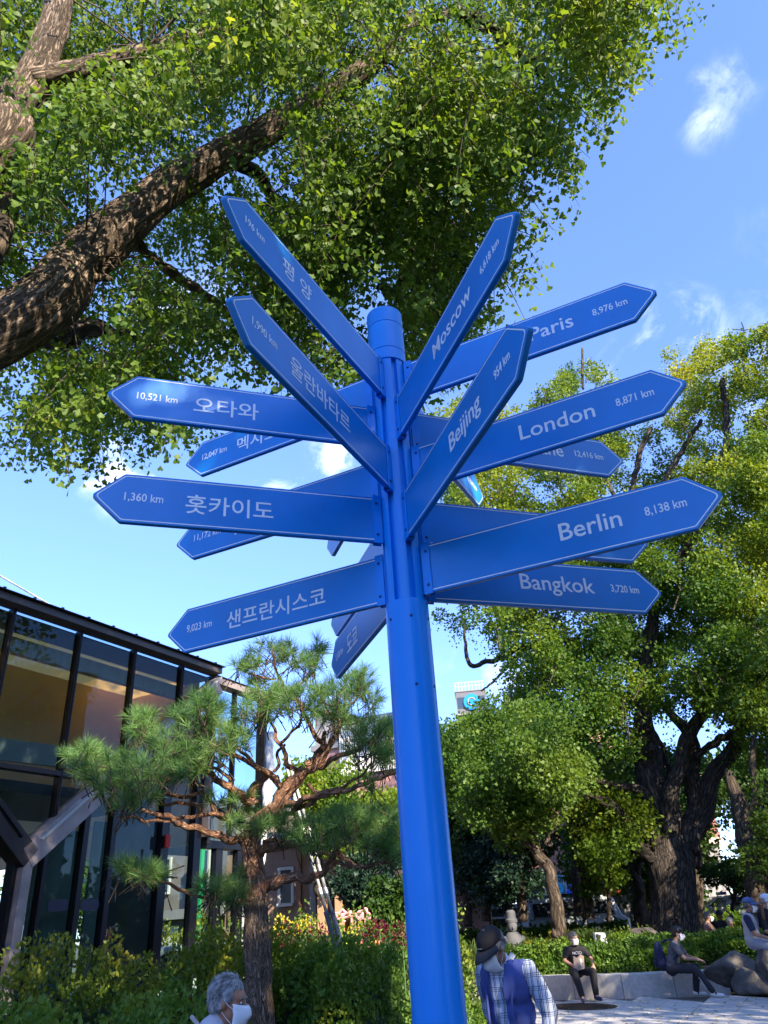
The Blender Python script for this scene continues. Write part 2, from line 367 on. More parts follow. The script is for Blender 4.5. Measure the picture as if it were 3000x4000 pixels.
def blade_mesh():
    b = MB(); n = len(shape_out); T = .0105
    rings = [[(x, -T, z) for x, z in shape_mid], [(x, -T + .0022, z) for x, z in shape_out], [(x, T - .0022, z) for x, z in shape_out], [(x, T, z) for x, z in shape_mid]]
    vs_ = [p for r in rings for p in r]; fs = [tuple(range(n)), tuple(range(4 * n - 1, 3 * n - 1, -1))]
    for j in range(3): fs += [(j * n + i, (j + 1) * n + i, (j + 1) * n + (i + 1) % n, j * n + (i + 1) % n) for i in range(n)]
    b.add(vs_, fs); return b
def border_mesh():
    b = MB()
    for y in (-.0109, .0109):
        n = len(b_out); vs_ = [(x, y, z) for x, z in b_out] + [(x, y, z) for x, z in b_in]
        b.add(vs_, [(i, i + 1, n + i + 1, n + i) if y > 0 else (i, n + i, n + i + 1, i + 1) for i in range(n - 1)])
    return b
def bracket_mesh():
    b = MB()
    for y in (-.0135, .0135): b.box((.1015, y, 0), (.036, .005, H_ + .012))
    b.box((.094, 0, 0), (.018, .0218, H_ + .008)); b.box((.075, 0, 0), (.024, .013, H_ - .004)); return b
# name, km, azimuth, height, text side: True = city reads from the post outward (seen right of the post)
BLADES = [('Berlin', '8,138 km', 114.1, 2.801, 1), ('London', '8,871 km', 115.3, 3.265, 1), ('Paris', '8,976 km', 114.7, 3.732, 1),
    ('Moscow', '6,618 km', 159.6, 3.505, 1), ('Beijing', '954 km', 161.5, 3.021, 1),
    ('평 양', '196 km', 206.4, 3.735, 0), ('울란바타르', '1,990 km', 204.1, 3.251, 0), ('오타와', '10,521 km', 251.3, 3.5, 0), ('홋카이도', '1,360 km', 251.9, 3.038, 0),
    ('샌프란시스코', '9,023 km', 294.9, 2.801, 0), ('멕시코시티', '12,047 km', 296.1, 3.736, 0), ('뉴욕', '11,172 km', 295.2, 3.263, 0),
    ('Brisbane', '12,416 km', 70.1, 3.506, 1), ('Hanoi', '2,740 km', 71.2, 3.043, 1), ('Bangkok', '3,720 km', 71.4, 2.798, 1),
    ('도쿄', '1,158 km', 341.0, 2.808, 0), ('부산', '325 km', 341.2, 3.036, 0), ('하와이', '7,338 km', 340.6, 3.502, 0), ('Sydney', '8,324 km', 25.5, 3.732, 1)]
ENG = {'평 양': 'Pyongyang', '울란바타르': 'Ulaanbaatar', '오타와': 'Ottawa', '홋카이도': 'Hokkaido', '샌프란시스코': 'San Francisco', '멕시코시티': 'Mexico City', '뉴욕': 'New York', '도쿄': 'Tokyo', '부산': 'Busan', '하와이': 'Hawaii'}
first = None
for city, km, az, zc, side in BLADES:
    if first is None:
        bl = blade_mesh().build('sign_blade', blue, post, smooth='auto'); bo = border_mesh().build('border_line', white_print, bl)
        br = bracket_mesh().build('bracket', blue_pole, bl, bevel=.0012)
        scs = []
        for y in (-1, 1):
            for h in (-.072, .072): scs.append(screw_mb((.104, y * .0158, h), (0, y, 0), .0062).build('screw', steel_dark, bl, smooth='auto'))
        first = (bl, [bo, br] + scs)
    else:
        bl = first[0].copy(); COL.objects.link(bl); bl.parent = post
        for c0 in first[1]: c = c0.copy(); COL.objects.link(c); c.parent = bl
    bl.location = (0, 0, zc); bl.rotation_euler = (0, 0, R_(90 - az))   # local +x runs out from the post
    vis = city in ('부산', '하와이', 'Hanoi', 'Sydney')
    bl['label'] = 'blade carrying %s' % km if vis else 'blade lettered %s, %s' % (ENG.get(city, city), km)
    # the face towards the plaza: local -y for blades right of the post, local +y for the others
    for body, right, cap in ((city, .853, 0), (km, 1.075, 1)):
        hangul = ord(body[0]) > 1000
        if hangul: size, base = .098, -.036
        elif cap: size, base = .0475, -.0105
        else: size, base = .098, -.0245
        me, (x0, x1, y0, y1) = text_mesh('lettering', body, size, white_print, None, None, bold=.0008 if not cap else .0005)
        w = x1 - x0; tgt = {'Berlin': .223, 'London': .30, 'Moscow': .345, 'Paris': .185 * 1.0, 'Beijing': .262, 'Bangkok': .35, '홋카이도': .333, '오타와': .264, '울란바타르': .416, '샌프란시스코': .50, '도쿄': .19, '평 양': .19}.get(body, None)
        if cap: tgt = {6: .108, 7: .125, 8: .140, 9: .157}.get(len(body), .14)
        k = tgt / w if tgt else (.92 if not hangul else .95)
        if hangul: s0 = .083 / (y1 - y0) if body != '평 양' else .083 / (y1 - y0); 
        else: s0 = 1.0
        co = np.zeros(len(me.vertices) * 3); me.vertices.foreach_get('co', co); co = co.reshape(-1, 3)
        co[:, 0] = (co[:, 0] - x0) * k
        if hangul: co[:, 1] = (co[:, 1] - y0) * s0 - .045
        else: co[:, 1] = co[:, 1] * (1.0) + base
        wd = w * k; q = co.copy()
        if side: q[:, 0] = (right - wd) + co[:, 0]; yy = -.0108 - co[:, 2]
        else: q[:, 0] = right - co[:, 0] + (.0 if not cap else 0) ; yy = .0108 + co[:, 2]
        if not side and not cap: q[:, 0] = .858 - co[:, 0]
        if not side and cap: q[:, 0] = 1.08 - co[:, 0]
        Vn = np.stack([q[:, 0], yy, co[:, 1]], 1); me.vertices.foreach_set('co', Vn.astype(np.float32).ravel()); me.update()
        link(bpy.data.objects.new('lettering' if not cap else 'distance_lettering', me), bl)

# ------------------------------------------------------------------ ground and paving
soil = mat('soil', (.07, .055, .035), rough=.95, var=.35, vscale=2, bump=.6, bscale=25)
slab_m = mat('paving_granite', (.42, .41, .40), rough=.75, var=.16, vscale=7, bump=.15, bscale=160, bdist=.002)
joint_m = mat('joint_sand', (.10, .095, .085), rough=.95, var=.3, vscale=30)
granite = mat('kerb_granite', (.44, .42, .40), rough=.7, var=.16, vscale=14, bump=.2, bscale=120, bdist=.003)
m = MB(); m.add([(-900, -900, -.06), (900, -900, -.06), (900, 900, -.06), (-900, 900, -.06)], [(0, 1, 2, 3)])
tag(m.build('ground', mat('ground_earth', (.09, .10, .05), rough=.95, var=.5, vscale=.6, bump=.5, bscale=8)), kind='structure')
m = MB(); m.add([(-16, -14, -.035), (16, -14, -.035), (12, 12, -.035), (7.6, 17, -.035), (5.2, 18.2, -.035), (1.0, 20.3, -.035), (-.9, 13.5, -.035), (-2.2, 5.0, -.035), (-8, 1.5, -.035), (-16, 1.0, -.035)], [tuple(range(10))])
pav = m.build('pavement', joint_m); tag(pav, kind='structure')
# granite slabs, laid in staggered courses
e1 = np.array([.444, .896]); e2 = np.array([.375, -.927]); o0 = np.array([5.26, 16.43])
kerb_line = [(1.0, 20.05), (1.55, 19.8), (3.07, 18.72), (4.1, 18.15), (5.18, 17.72), (6.0, 17.4), (6.6, 16.6), (7.4, 15.4), (8.6, 14.2), (12, 12.6)]
def kerb_y(x): return float(np.interp(x, [a for a, b in kerb_line], [b for a, b in kerb_line]))
slab_cache = {}
def slab_mesh(lw):
    if lw in slab_cache: return slab_cache[lw]
    g = .009; b = MB(); c = []
    for s, t in ((0, 0), (1, 0), (1, 1), (0, 1)):
        p = e1 * (lw * s + (g if s == 0 else -g)) + e2 * (.93 * t + (g if t == 0 else -g)); c.append((p[0], p[1]))
    vs_ = [(x, y, -.05) for x, y in c] + [(x, y, -.004) for x, y in c] + [(x + (.004 if 0 else 0), y, 0) for x, y in c]
    mid = np.mean(c, axis=0); vs_[8:] = [(x + (mid[0] - x) * .012, y + (mid[1] - y) * .012, 0) for x, y in c]
    b.add(vs_, [(8, 11, 10, 9)] + [(i, i + 4, (i + 1) % 4 + 4, (i + 1) % 4) for i in range(4)] + [(i + 4, i + 8, (i + 1) % 4 + 8, (i + 1) % 4 + 4) for i in range(4)])
    o = b.build('slab', slab_m, pav); slab_cache[lw] = o.data; bpy.data.objects.remove(o)
    return slab_cache[lw]
n_slab = 0
for r in range(-9, 10):
    s = -12.0 + random.random() * .6
    while s < 10:
        lw = random.choice((.78, .95, 1.15)); p = o0 + e2 * .93 * r + e1 * s; cpt = p + e1 * lw * .5 + e2 * .46
        far = p + e1 * lw; ok = True
        for q in (p, far, p + e2 * .93, far + e2 * .93):
            if q[1] > kerb_y(q[0]) - .02 and q[0] > .5: ok = ok and q[1] < kerb_y(q[0]) + .35
            if q[0] < .35: ok = False
        if ok and 9.0 < cpt[1] < 20.5 and .3 < cpt[0] < 12 and n_slab < 295:
            so = bpy.data.objects.new('slab', slab_mesh(lw)); link(so, pav); so.location = (p[0], p[1], (random.random() - .5) * .004); n_slab += 1
        s += lw
# manhole cover
iron = mat('manhole_iron', (.055, .04, .032), rough=.7, metal=.4, var=.4, vscale=30, bump=.6, bscale=60)
mh = empty('manhole_cover', 'rusty round manhole cover let into the pale slabs by the seated man in black', 'manhole', (3.12, 16.93, 0), R_(-57))
m = MB(); m.lathe([(.60, -.03), (.60, .006), (.565, .008), (.56, .003), (.01, .003)], seg=48)
o = m.build('rim', iron, mh, smooth='auto'); o.scale = (1.25, .85, 1)
m = MB(); m.lathe([(.545, 0), (.545, .009), (.01, .0095)], seg=48); o = m.build('lid', iron, mh, smooth='auto'); o.scale = (1.25, .85, 1)
m = MB()
for i in range(-6, 7):
    for j in range(-6, 7):
        if math.hypot(i, j) * .08 < .5: m.box((i * .08, j * .08, .0115), (.05, .05, .005))
o = tag(m.build('tread_pattern', iron, mh), kind='stuff'); o.scale = (1.25, .85, 1)

# planter kerb: curved granite stones, seat height
kerb = tag(bpy.data.objects.new('granite_kerb', None), 'low pale granite kerb curving round the raised planting bed', 'kerb'); COL.objects.link(kerb)
pts = catmull([(-1.2, 21.0, 0), (0.3, 20.4, 0), (1.55, 19.85, 0), (3.07, 18.78, 0), (4.1, 18.2, 0), (5.18, 17.78, 0), (6.15, 17.45, 0)], 40)
sarc = np.concatenate([[0], np.cumsum(np.linalg.norm(np.diff(pts, axis=0), axis=1))]); tot = sarc[-1]
nst = 8; KH = .40
for i in range(nst):
    s0, s1 = tot * i / nst + .006, tot * (i + 1) / nst - .006; b = MB(); k = 8; prof = []
    for j in range(k + 1):
        s = s0 + (s1 - s0) * j / k; x, y = [np.interp(s, sarc, pts[:, c]) for c in (0, 1)]; x2, y2 = [np.interp(min(s + .02, tot), sarc, pts[:, c]) for c in (0, 1)]
        t = np.array([x2 - x, y2 - y]); t = t / (np.linalg.norm(t) + 1e-9) if np.linalg.norm(t) > 1e-6 else np.array([.9, -.4]); nn = np.array([-t[1], t[0]])
        w = .34; prof += [(x, y, -.05), (x, y, KH - .015), (x + nn[0] * .015, y + nn[1] * .015, KH), (x + nn[0] * w, y + nn[1] * w, KH), (x + nn[0] * w, y + nn[1] * w, -.05)]
    fs = [(j * 5 + c, j * 5 + c + 1, (j + 1) * 5 + c + 1, (j + 1) * 5 + c) for j in range(k) for c in range(4)] + [(0, 4, 3, 2, 1), tuple(k * 5 + c for c in range(5))]
    b.add(prof, fs); b.build('kerb_stone', granite, kerb)
# raised planting bed behind it
m = MB(); bed = [(p[0] * 1.0 + .15, p[1] + .3, .34) for p in pts[::12]]
bed = bed + [(9, 17.5, .34), (14, 16, .36), (40, 22, .4), (40, 60, .3), (-14, 60, .2), (-5.5, 21.5, .3)]
m.add(bed, [tuple(range(len(bed)))]); tag(m.build('planting_bed', soil), kind='structure')
m = MB(); m.add([(-2.2, 5.0, -.02), (-.7, 6.2, -.02), (.35, 9, -.02), (.9, 15, -.02), (1.0, 20, -.02), (-1.2, 21, -.02), (-14, 24, -.02), (-30, 10, -.02), (-14, 2.2, -.02), (-8, 1.6, -.02)], [tuple(range(10))])
tag(m.build('flower_bed_soil', soil), kind='structure')

# boulders
rock_m = mat('boulder_rock', (.05, .048, .047), rough=.85, col2=(.15, .13, .11), vscale=3.5, bump=.8, bscale=14, bdist=.03)
def boulder(c, r, rz, label, seed, tilt=0, group='boulders edging the planting bed'):
    bm = bmesh.new(); bmesh.ops.create_icosphere(bm, subdivisions=4, radius=1)
    for v in bm.verts:
        n = v.co.normalized(); q = n.copy()
        for pl in range(9):      # chisel flat faces
            d = Vector(mnoise.random_unit_vector()) if 0 else Vector((math.sin(pl * 2.4 + seed), math.cos(pl * 1.7 + seed * 1.3), math.sin(pl * 3.1 + seed * .7))).normalized()
            h = .74 + .16 * math.sin(pl * 5 + seed); k = q.dot(d)
            if k > h: q -= d * (k - h)
        q *= 1 + .05 * abs(mnoise.noise(n * 12)) + .10 * mnoise.noise(n * 1.6 + Vector((seed, 0, 0))) + .035 * mnoise.noise(n * 6 + Vector((0, seed, 0)))
        v.co = Vector((q.x * r[0], q.y * r[1], q.z * r[2]))
    me = bpy.data.meshes.new('boulder'); bm.to_mesh(me); bm.free(); me.materials.append(rock_m)
    me.polygons.foreach_set('use_smooth', [True] * len(me.polygons))
    o = bpy.data.objects.new('boulder', me); link(o); o.location = c; o.rotation_euler = (tilt, 0, rz); tag(o, label, 'boulder', group); return o
boulder((6.25, 17.5, .40), (.56, .36, .33), R_(-25), 'flat-topped brown boulder right beside the man with the navy backpack', 1.0)
boulder((6.42, 17.0, .16), (.38, .30, .30), R_(-40), 'small wedge-shaped boulder on the paving at the end of the kerb', 2.2, .3)
boulder((6.84, 16.95, .36), (.31, .36, .58), R_(-30), 'tall narrow upright boulder in the middle of the row', 3.7, -.15)
boulder((7.32, 16.55, .42), (.48, .40, .50), R_(-35), 'large rounded boulder that the man in the grey vest sits on', 5.1)
boulder((7.65, 16.00, .18), (.50, .34, .26), R_(-45), 'low boulder lying at the foot of the large rounded one', 6.3)
boulder((8.15, 16.1, .40), (.48, .42, .50), R_(-40), 'boulder under the man in the white cap at the picture edge', 7.9)
boulder((6.55, 24.6, .75), (.55, .4, .32), .2, 'dark rounded rock in the bed left of the great trunk', 9.4, 0, None)
boulder((4.95, 24.2, .62), (.36, .3, .24), .6, 'small tan rock half hidden in the bed grasses', 11.2, 0, None)

# ------------------------------------------------------------------ glass pavilion
BD = np.array([.4648, .8854, 0]); BN = np.array([.8854, -.4648, 0]); BP0 = -BN * 8.95
def bp(u, z, off=0.0): return tuple(BP0 + BD * u + BN * off + np.array([0, 0, z]))
BM = Matrix(((BD[0], BN[0], 0), (BD[1], BN[1], 0), (0, 0, 1)))     # local x along the wall, y out of it, z up
bronze = mat('bronze_steel', (.045, .036, .034), rough=.38, metal=.7, var=.2, vscale=4)
bronze_l = mat('beam_steel', (.30, .25, .235), rough=.5, metal=.25, var=.18, vscale=5, bump=.05, bscale=40)
black_m = mat('mullion_black', (.012, .013, .018), rough=.3, metal=.4)
glass = bpy.data.materials.new('window_glass'); glass.use_nodes = True; gt = glass.node_tree; gt.nodes.clear()
go = N(gt, 'ShaderNodeOutputMaterial'); gf = N(gt, 'ShaderNodeFresnel'); gf.inputs['IOR'].default_value = 1.5
gm = N(gt, 'ShaderNodeMixShader'); gtr = N(gt, 'ShaderNodeBsdfTransparent'); gb = N(gt, 'ShaderNodeNewGeometry'); gsw = N(gt, 'ShaderNodeMath', operation='SUBTRACT'); gsw.inputs[0].default_value = 1; gt.links.new(gb.outputs['Backfacing'], gsw.inputs[1]); gml = N(gt, 'ShaderNodeMath', operation='MULTIPLY'); gtr.inputs['Color'].default_value = (.72, .80, .78, 1); gg = N(gt, 'ShaderNodeBsdfGlossy'); gg.inputs['Roughness'].default_value = .015
gg.inputs['Color'].default_value = (.9, .95, 1, 1)
gadd = N(gt, 'ShaderNodeMath', operation='MULTIPLY_ADD'); gadd.inputs[1].default_value = 1.0; gadd.inputs[2].default_value = .01; gadd.use_clamp = True
gt.links.new(gf.outputs[0], gadd.inputs[0]); gt.links.new(gadd.outputs[0], gml.inputs[0]); gt.links.new(gsw.outputs[0], gml.inputs[1]); gt.links.new(gml.outputs[0], gm.inputs[0]); gt.links.new(gtr.outputs[0], gm.inputs[1]); gt.links.new(gg.outputs[0], gm.inputs[2]); gt.links.new(gm.outputs[0], go.inputs['Surface'])
pv = empty('glass_pavilion', 'dark steel and glass pavilion with diagonal beams, left behind the pine', 'building')
def bar(name, u0, z0, u1, z1, w, depth, m_, off=0.0, label=None, bev=.004):
    """straight member in the wall plane, w wide in the plane, depth outwards"""
    a = Vector((u0, 0, z0)); b_ = Vector((u1, 0, z1)); d = (b_ - a); Ln = d.length; d.normalize(); nz_ = Vector((-d.z, 0, d.x))
    vs_ = [a + nz_ * s * w / 2 + d * (Ln * t) + Vector((0, off + q * depth, 0)) for t in (0, 1) for q in (-.5, .5) for s in (-1, 1)]
    vs_ = [BM @ v + Vector(BP0) for v in vs_]
    b = MB(); b.add(vs_, [(0, 1, 3, 2), (4, 6, 7, 5), (0, 4, 5, 1), (2, 3, 7, 6), (0, 2, 6, 4), (1, 5, 7, 3)])
    return b.build(name, m_, pv, bevel=bev, label=label)
def panel(name, poly, off, th, m_, label=None):
    b = MB(); b.prism([(u, z) for u, z in poly], off - th / 2, off + th / 2, Matrix.Translation(Vector(BP0)) @ BM.to_4x4()); return b.build(name, m_, pv, label=label)
MU = [2.55, 3.68, 4.80, 5.92, 7.05, 8.12, 9.20, 10.0]
NODE = (6.66, 2.62); SL = .865
def vline(u): return NODE[1] + abs(u - NODE[0]) * SL
bar('roof_fascia', 0.5, 5.735, 10.05, 5.735, .105, .26, mat('fascia_dark', (.10, .085, .08), rough=.5, metal=.2), .05)
bar('roof_edge', 0.5, 5.80, 10.07, 5.80, .016, .36, black_m, .06)
for k in range(20): bar('roof_clip', .9 + k * .47, 5.805, .9 + k * .47, 5.835, .035, .05, black_m, .2, bev=0)
for u in MU:
    zt, zb_ = 5.66, max(vline(u), 0)
    bar('mullion', u, min(zb_, 5.6), u, zt, .05, .12, bronze)
    bar('mullion_groove', u, min(zb_, 5.6), u, zt, .012, .02, black_m, .062, bev=0)
bar('corner_post', 10.03, 3.0, 10.03, 5.66, .05, .14, bronze_l)
bar('transom', 0.8, 3.625, 7.80, 3.625, .065, .13, bronze); 
# great V beams and the column they stand on
bar('diagonal_beam', NODE[0] - .03, NODE[1] - .06, 10.0, vline(10.0) - .06, .27, .26, bronze_l, .06, 'pale bronze diagonal beam rising right from the column head')
bar('diagonal_beam', NODE[0] + .02, NODE[1] - .06, 3.3, vline(3.3) - .1, .27, .26, bronze, .06, 'dark diagonal beam rising left from the column head')
bar('beam_flange', NODE[0] + .12, NODE[1] + .16, 10.0, vline(10.0) + .09, .03, .30, mat('flange_grey', (.42, .42, .40), rough=.5), .07, bev=0)
bar('beam_flange', NODE[0] - .16, NODE[1] + .18, 3.3, vline(3.3) + .07, .03, .30, black_m, .07, bev=0)
bar('column', NODE[0], 0, NODE[0], NODE[1] - .02, .13, .24, bronze_l, .06)
bar('column_side', NODE[0] - .10, 0, NODE[0] - .10, NODE[1] - .06, .05, .16, black_m, .0)
bar('column_side', NODE[0] + .11, 0, NODE[0] + .11, NODE[1] - .02, .05, .16, black_m, .0)
for i, u in enumerate([4.0, 5.3, 7.08, 7.67, 8.16, 9.18, 9.9, 10.45, 11.0]):
    zt = (vline(u) - .2) if u < 9.3 else (4.9 if u < 10 else 2.9)
    w = (.09 if u in (7.67, 8.16) else .06) if u < 9.1 else .16
    bar('mullion', u, 0, u, zt, w, .12, black_m, -.10)
# glass panes: upper band
def clip_v(u0, u1, z0, z1):
    """pane between two mullions above the V line"""
    lo = [(u0, max(z0, vline(u0) + .08)), ]
    if u0 < NODE[0] < u1 and vline(NODE[0]) + .08 > z0: lo.append((NODE[0], NODE[1] + .16))
    lo.append((u1, max(z0, vline(u1) + .08)))
    if all(z >= z1 - .02 for u, z in lo): return None
    lo = [(u, min(z, z1)) for u, z in lo]; return lo + [(u1, z1), (u0, z1)]
for i in range(len(MU) - 1):
    u0, u1 = MU[i] + .03, MU[i + 1] - .03
    for z0, z1 in ((3.66, 5.66), (2.4, 3.59)):
        pl = clip_v(u0, u1, z0, z1)
        if pl and not (z1 < 4 and (u0 > 7.1 or u1 < 5.0)): panel('window_pane', pl, 0, .012, glass)
LU = [4.0, 5.3, 6.5, 7.08, 7.67, 8.16, 9.18, 9.9, 10.45, 11.0]
for i in range(len(LU) - 1):
    u0, u1 = LU[i] + .03, LU[i + 1] - .03
    if u1 > 6.5 and u0 < 6.8: u0 = 6.80
    pl = [(u0, .05), (u1, .05), (u1, min(vline(u1) - .24, 4.9 if u1 < 10 else 2.9)), (u0, min(vline(u0) - .24, 4.9 if u0 < 10 else 2.9))]
    panel('window_pane', pl, -.12, .012, glass)
# interior
blind = mat('frosted_panel', (.15, .19, .165), rough=.7, var=.08, vscale=2)
in_wall = mat('interior_plaster', (.66, .45, .24), rough=.8, var=.12, vscale=1.2)
in_dark = mat('interior_dark', (.05, .05, .055), rough=.6, var=.2, vscale=2)
timber = mat('timber_beam', (.70, .50, .24), rough=.6, var=.15, vscale=3, stretch=(8, 1, 1))
panel('interior_wall', [(1, 3.8), (9.9, 3.8), (9.9, 5.6), (1, 5.6)], -1.9, .06, in_wall)
panel('timber_lintel', [(1, 5.28), (9.7, 5.28), (9.7, 5.50), (1, 5.50)], -.55, .12, timber)
panel('ceiling_board', [(1, 5.60), (10.0, 5.60), (10.0, 5.66), (1, 5.66)], -.35, .5, in_dark)
light_panel_m = bpy.data.materials.new('warm_light_panel'); light_panel_m.use_nodes = True; kt = light_panel_m.node_tree; kt.nodes.clear(); ko = N(kt, 'ShaderNodeOutputMaterial'); kb = N(kt, 'ShaderNodeBsdfTranslucent'); kb.inputs['Color'].default_value = (.80, .55, .28, 1); kt.links.new(kb.outputs[0], ko.inputs['Surface'])
panel('added_light_panel', [(1, 5.61), (10.0, 5.61), (10.0, 5.62), (1, 5.62)], -1.5, 1.8, light_panel_m)  # added translucent panel lets light in; the warm glow is in its colour
panel('ceiling_board', [(1, 5.60), (10.0, 5.60), (10.0, 5.66), (1, 5.66)], -4.0, 3.2, in_dark)
panel('end_wall', [(9.96, 2.9), (10.0, 2.9), (10.0, 5.6), (9.96, 5.6)], -3.0, 5.4, in_wall)
panel('rear_wall', [(1, .0), (9.1, .0), (9.1, 3.4), (1, 3.4)], -5.2, .06, in_dark)
panel('balcony_front', [(1, 3.72), (8.4, 3.95), (8.4, 4.25), (1, 4.02)], -.9, .05, mat('parapet_grey', (.34, .36, .37), rough=.6))
panel('upper_floor', [(1, 3.42), (9.2, 3.42), (9.2, 3.56), (1, 3.56)], -1.5, 2.2, in_dark)
panel('interior_wall', [(1, .0), (6.5, .0), (6.5, 3.4), (1, 3.4)], -2.6, .06, in_dark)
panel('stair_wall', [(5.0, 2.2), (7.3, 2.2), (7.3, 3.3), (5.0, 3.3)], -1.3, .05, mat('stair_white', (.2, .23, .23), rough=.7))
panel('interior_panel', [(7.20, .05), (8.00, .05), (8.00, 3.0), (7.20, 3.0)], -.42, .04, blind, 'pale green frosted panel, left one')
panel('interior_panel', [(8.12, .05), (8.48, .05), (8.48, 3.15), (8.12, 3.15)], -.42, .04, blind, 'pale green frosted panel, narrow right one')
panel('interior_panel', [(8.60, .05), (9.42, .05), (9.42, 3.4), (8.60, 3.4)], -.5, .05, mat('grey_partition', (.05, .05, .055), rough=.6, var=.15, vscale=2), 'dark grey partition')
dot_m = mat('dot_green', (.08, .15, .07), rough=.6)
for k in range(9): 
    b = MB(); c = bp(6.93 + k * .078, 1.55 + k * .008, -.085); b.tube([Vector(c), Vector(c) + Vector(BN) * .002], .024, 14); b.build('safety_dot', dot_m, pv)
for u in (7.40, 7.92):
    b = MB(); sh = rounded([(u - .16, 1.98), (u + .16, 1.98), (u + .16, 2.12), (u - .16, 2.12)], [.06] * 4, 4); b.prism(sh, -.10, -.092, Matrix.Translation(Vector(BP0)) @ BM.to_4x4())
    b.build('handle_plate', mat('handle_navy', (.01, .012, .04), rough=.3), pv)
b = MB(); b.box(bp(6.86, 1.98, -.05), (.05, .02, .12)); b.build('card_reader', mat('reader_white', (.6, .6, .6), rough=.5), pv)
b = MB(); b.box(bp(7.88, 3.02, -.3), (.16, .05, .05)); b.build('ceiling_lamp', mat('lamp_shell', (.5, .55, .6), rough=.4), pv)
b = MB(); b.tube([bp(9.16, 2.80, .02), bp(9.16, 2.98, .02)], .045, 12); b.build('alarm_lamp', mat('alarm_red', (.5, .02, .015), rough=.4), pv)
# second volume, a little lower and further on
panel('side_volume_wall', [(10.08, 2.9), (11.6, 2.9), (11.6, 5.52), (10.08, 5.52)], -.22, .05, glass)
bar('side_volume_fascia', 10.05, 5.62, 11.65, 5.60, .12, .25, bronze_l, -.1); bar('side_volume_edge', 10.05, 5.69, 11.66, 5.67, .016, .3, black_m, -.1)
bar('side_volume_post', 10.12, 2.9, 10.12, 5.56, .07, .2, bronze, -.1); bar('side_volume_post', 11.6, 0, 11.6, 5.56, .08, .2, black_m, -.12); bar('side_volume_rail', 10.1, 2.9, 11.6, 2.9, .12, .2, black_m, -.12)
bar('mullion', 10.8, 2.9, 10.8, 5.56, .05, .1, black_m, -.15)
panel('side_volume_back', [(10.1, 2.9), (11.6, 2.9), (11.6, 5.5), (10.1, 5.5)], -1.6, .05, in_dark)
b = MB(); b.tube([tuple(at_dist(-60, 2214, 12)), tuple(at_dist(360, 2458, 14.5))], .014, 6); tag(b.build('roof_cable', mat('cable_glint', (.8, .8, .8), rough=.4)), 'thin cable with a white glint running down over the pavilion roof edge', 'cable')  # cable coloured white for the glint along it

# ------------------------------------------------------------------ trees
gk_bark = bark_mat('ginkgo_bark', (.04, .03, .022), (.29, .22, .165), scale=14)
gk_bark_far = bark_mat('old_ginkgo_bark', (.014, .012, .011), (.115, .095, .080), scale=8, dist=.05)
dk_bark = bark_mat('dark_bark', (.022, .018, .014), (.13, .10, .075), scale=8)
gk_leaf = leaf_mat('ginkgo_leaf', [(0, (.045, .105, .018)), (.4, (.095, .18, .026)), (.75, (.17, .26, .036)), (1, (.28, .34, .05))], trans=.52)
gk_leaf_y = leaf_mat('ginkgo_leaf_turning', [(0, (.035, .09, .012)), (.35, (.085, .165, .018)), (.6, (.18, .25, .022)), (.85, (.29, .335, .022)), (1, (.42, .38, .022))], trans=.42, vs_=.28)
twig_m = mat('twig', (.06, .042, .028), rough=.9)
def twigs(name, segs, r, parent):
    """many thin three sided twigs, one stuff mesh; segs (n,k,3)"""
    segs = np.asarray(segs); n, k, _ = segs.shape; T = segs[:, -1] - segs[:, 0]; T /= np.linalg.norm(T, axis=1, keepdims=True) + 1e-9
    X, Z = basis(T, np.zeros(n)); V = []
    for j in range(k):
        rr = r * (1 - .75 * j / (k - 1))
        for w in (0, 2.1, 4.2): V.append(segs[:, j] + rr * (X * math.cos(w) + Z * math.sin(w)))
    V = np.stack(V, 1); base = (np.arange(n) * k * 3)[:, None]; F = []
    for j in range(k - 1):
        for w in range(3): F.append(base + np.array([j * 3 + w, j * 3 + (w + 1) % 3, (j + 1) * 3 + (w + 1) % 3, (j + 1) * 3 + w])[None])
    F = np.stack(F, 1).reshape(-1, 4); return tag(np_mesh(name, V.reshape(-1, 3), F, twig_m, parent), kind='stuff')
def sprays(P, out_, n_leaf, length, droop, lsize, spread):
    """drooping leafy shoots: P (n,3) starts, out_ (n,3) horizontal-ish directions -> leaf positions, dirs, twig polylines, spray ids"""
    n = len(P); L = length * (.6 + .8 * rng.random(n)); d = out_ / np.linalg.norm(out_, axis=1, keepdims=True); ts = np.linspace(0, 1, 5)
    tw = P[:, None] + d[:, None] * (L[:, None] * ts)[..., None]; tw[:, :, 2] -= (droop * L)[:, None] * ts[None] ** 2 if np.ndim(droop) else droop * L[:, None] * ts[None] ** 2
    t = rng.random((n, n_leaf)) ** .8; pos = P[:, None] + d[:, None] * (L[:, None] * t)[..., None]
    pos[:, :, 2] -= droop * L[:, None] * t ** 2
    off = rng.normal(size=(n, n_leaf, 3)) * spread; pos = pos + off
    ld = off / (np.linalg.norm(off, axis=2, keepdims=True) + 1e-6) + rng.normal(size=off.shape) * .5 + np.array([0, 0, -.55])
    return pos.reshape(-1, 3), ld.reshape(-1, 3), tw, np.repeat(np.arange(n), n_leaf)

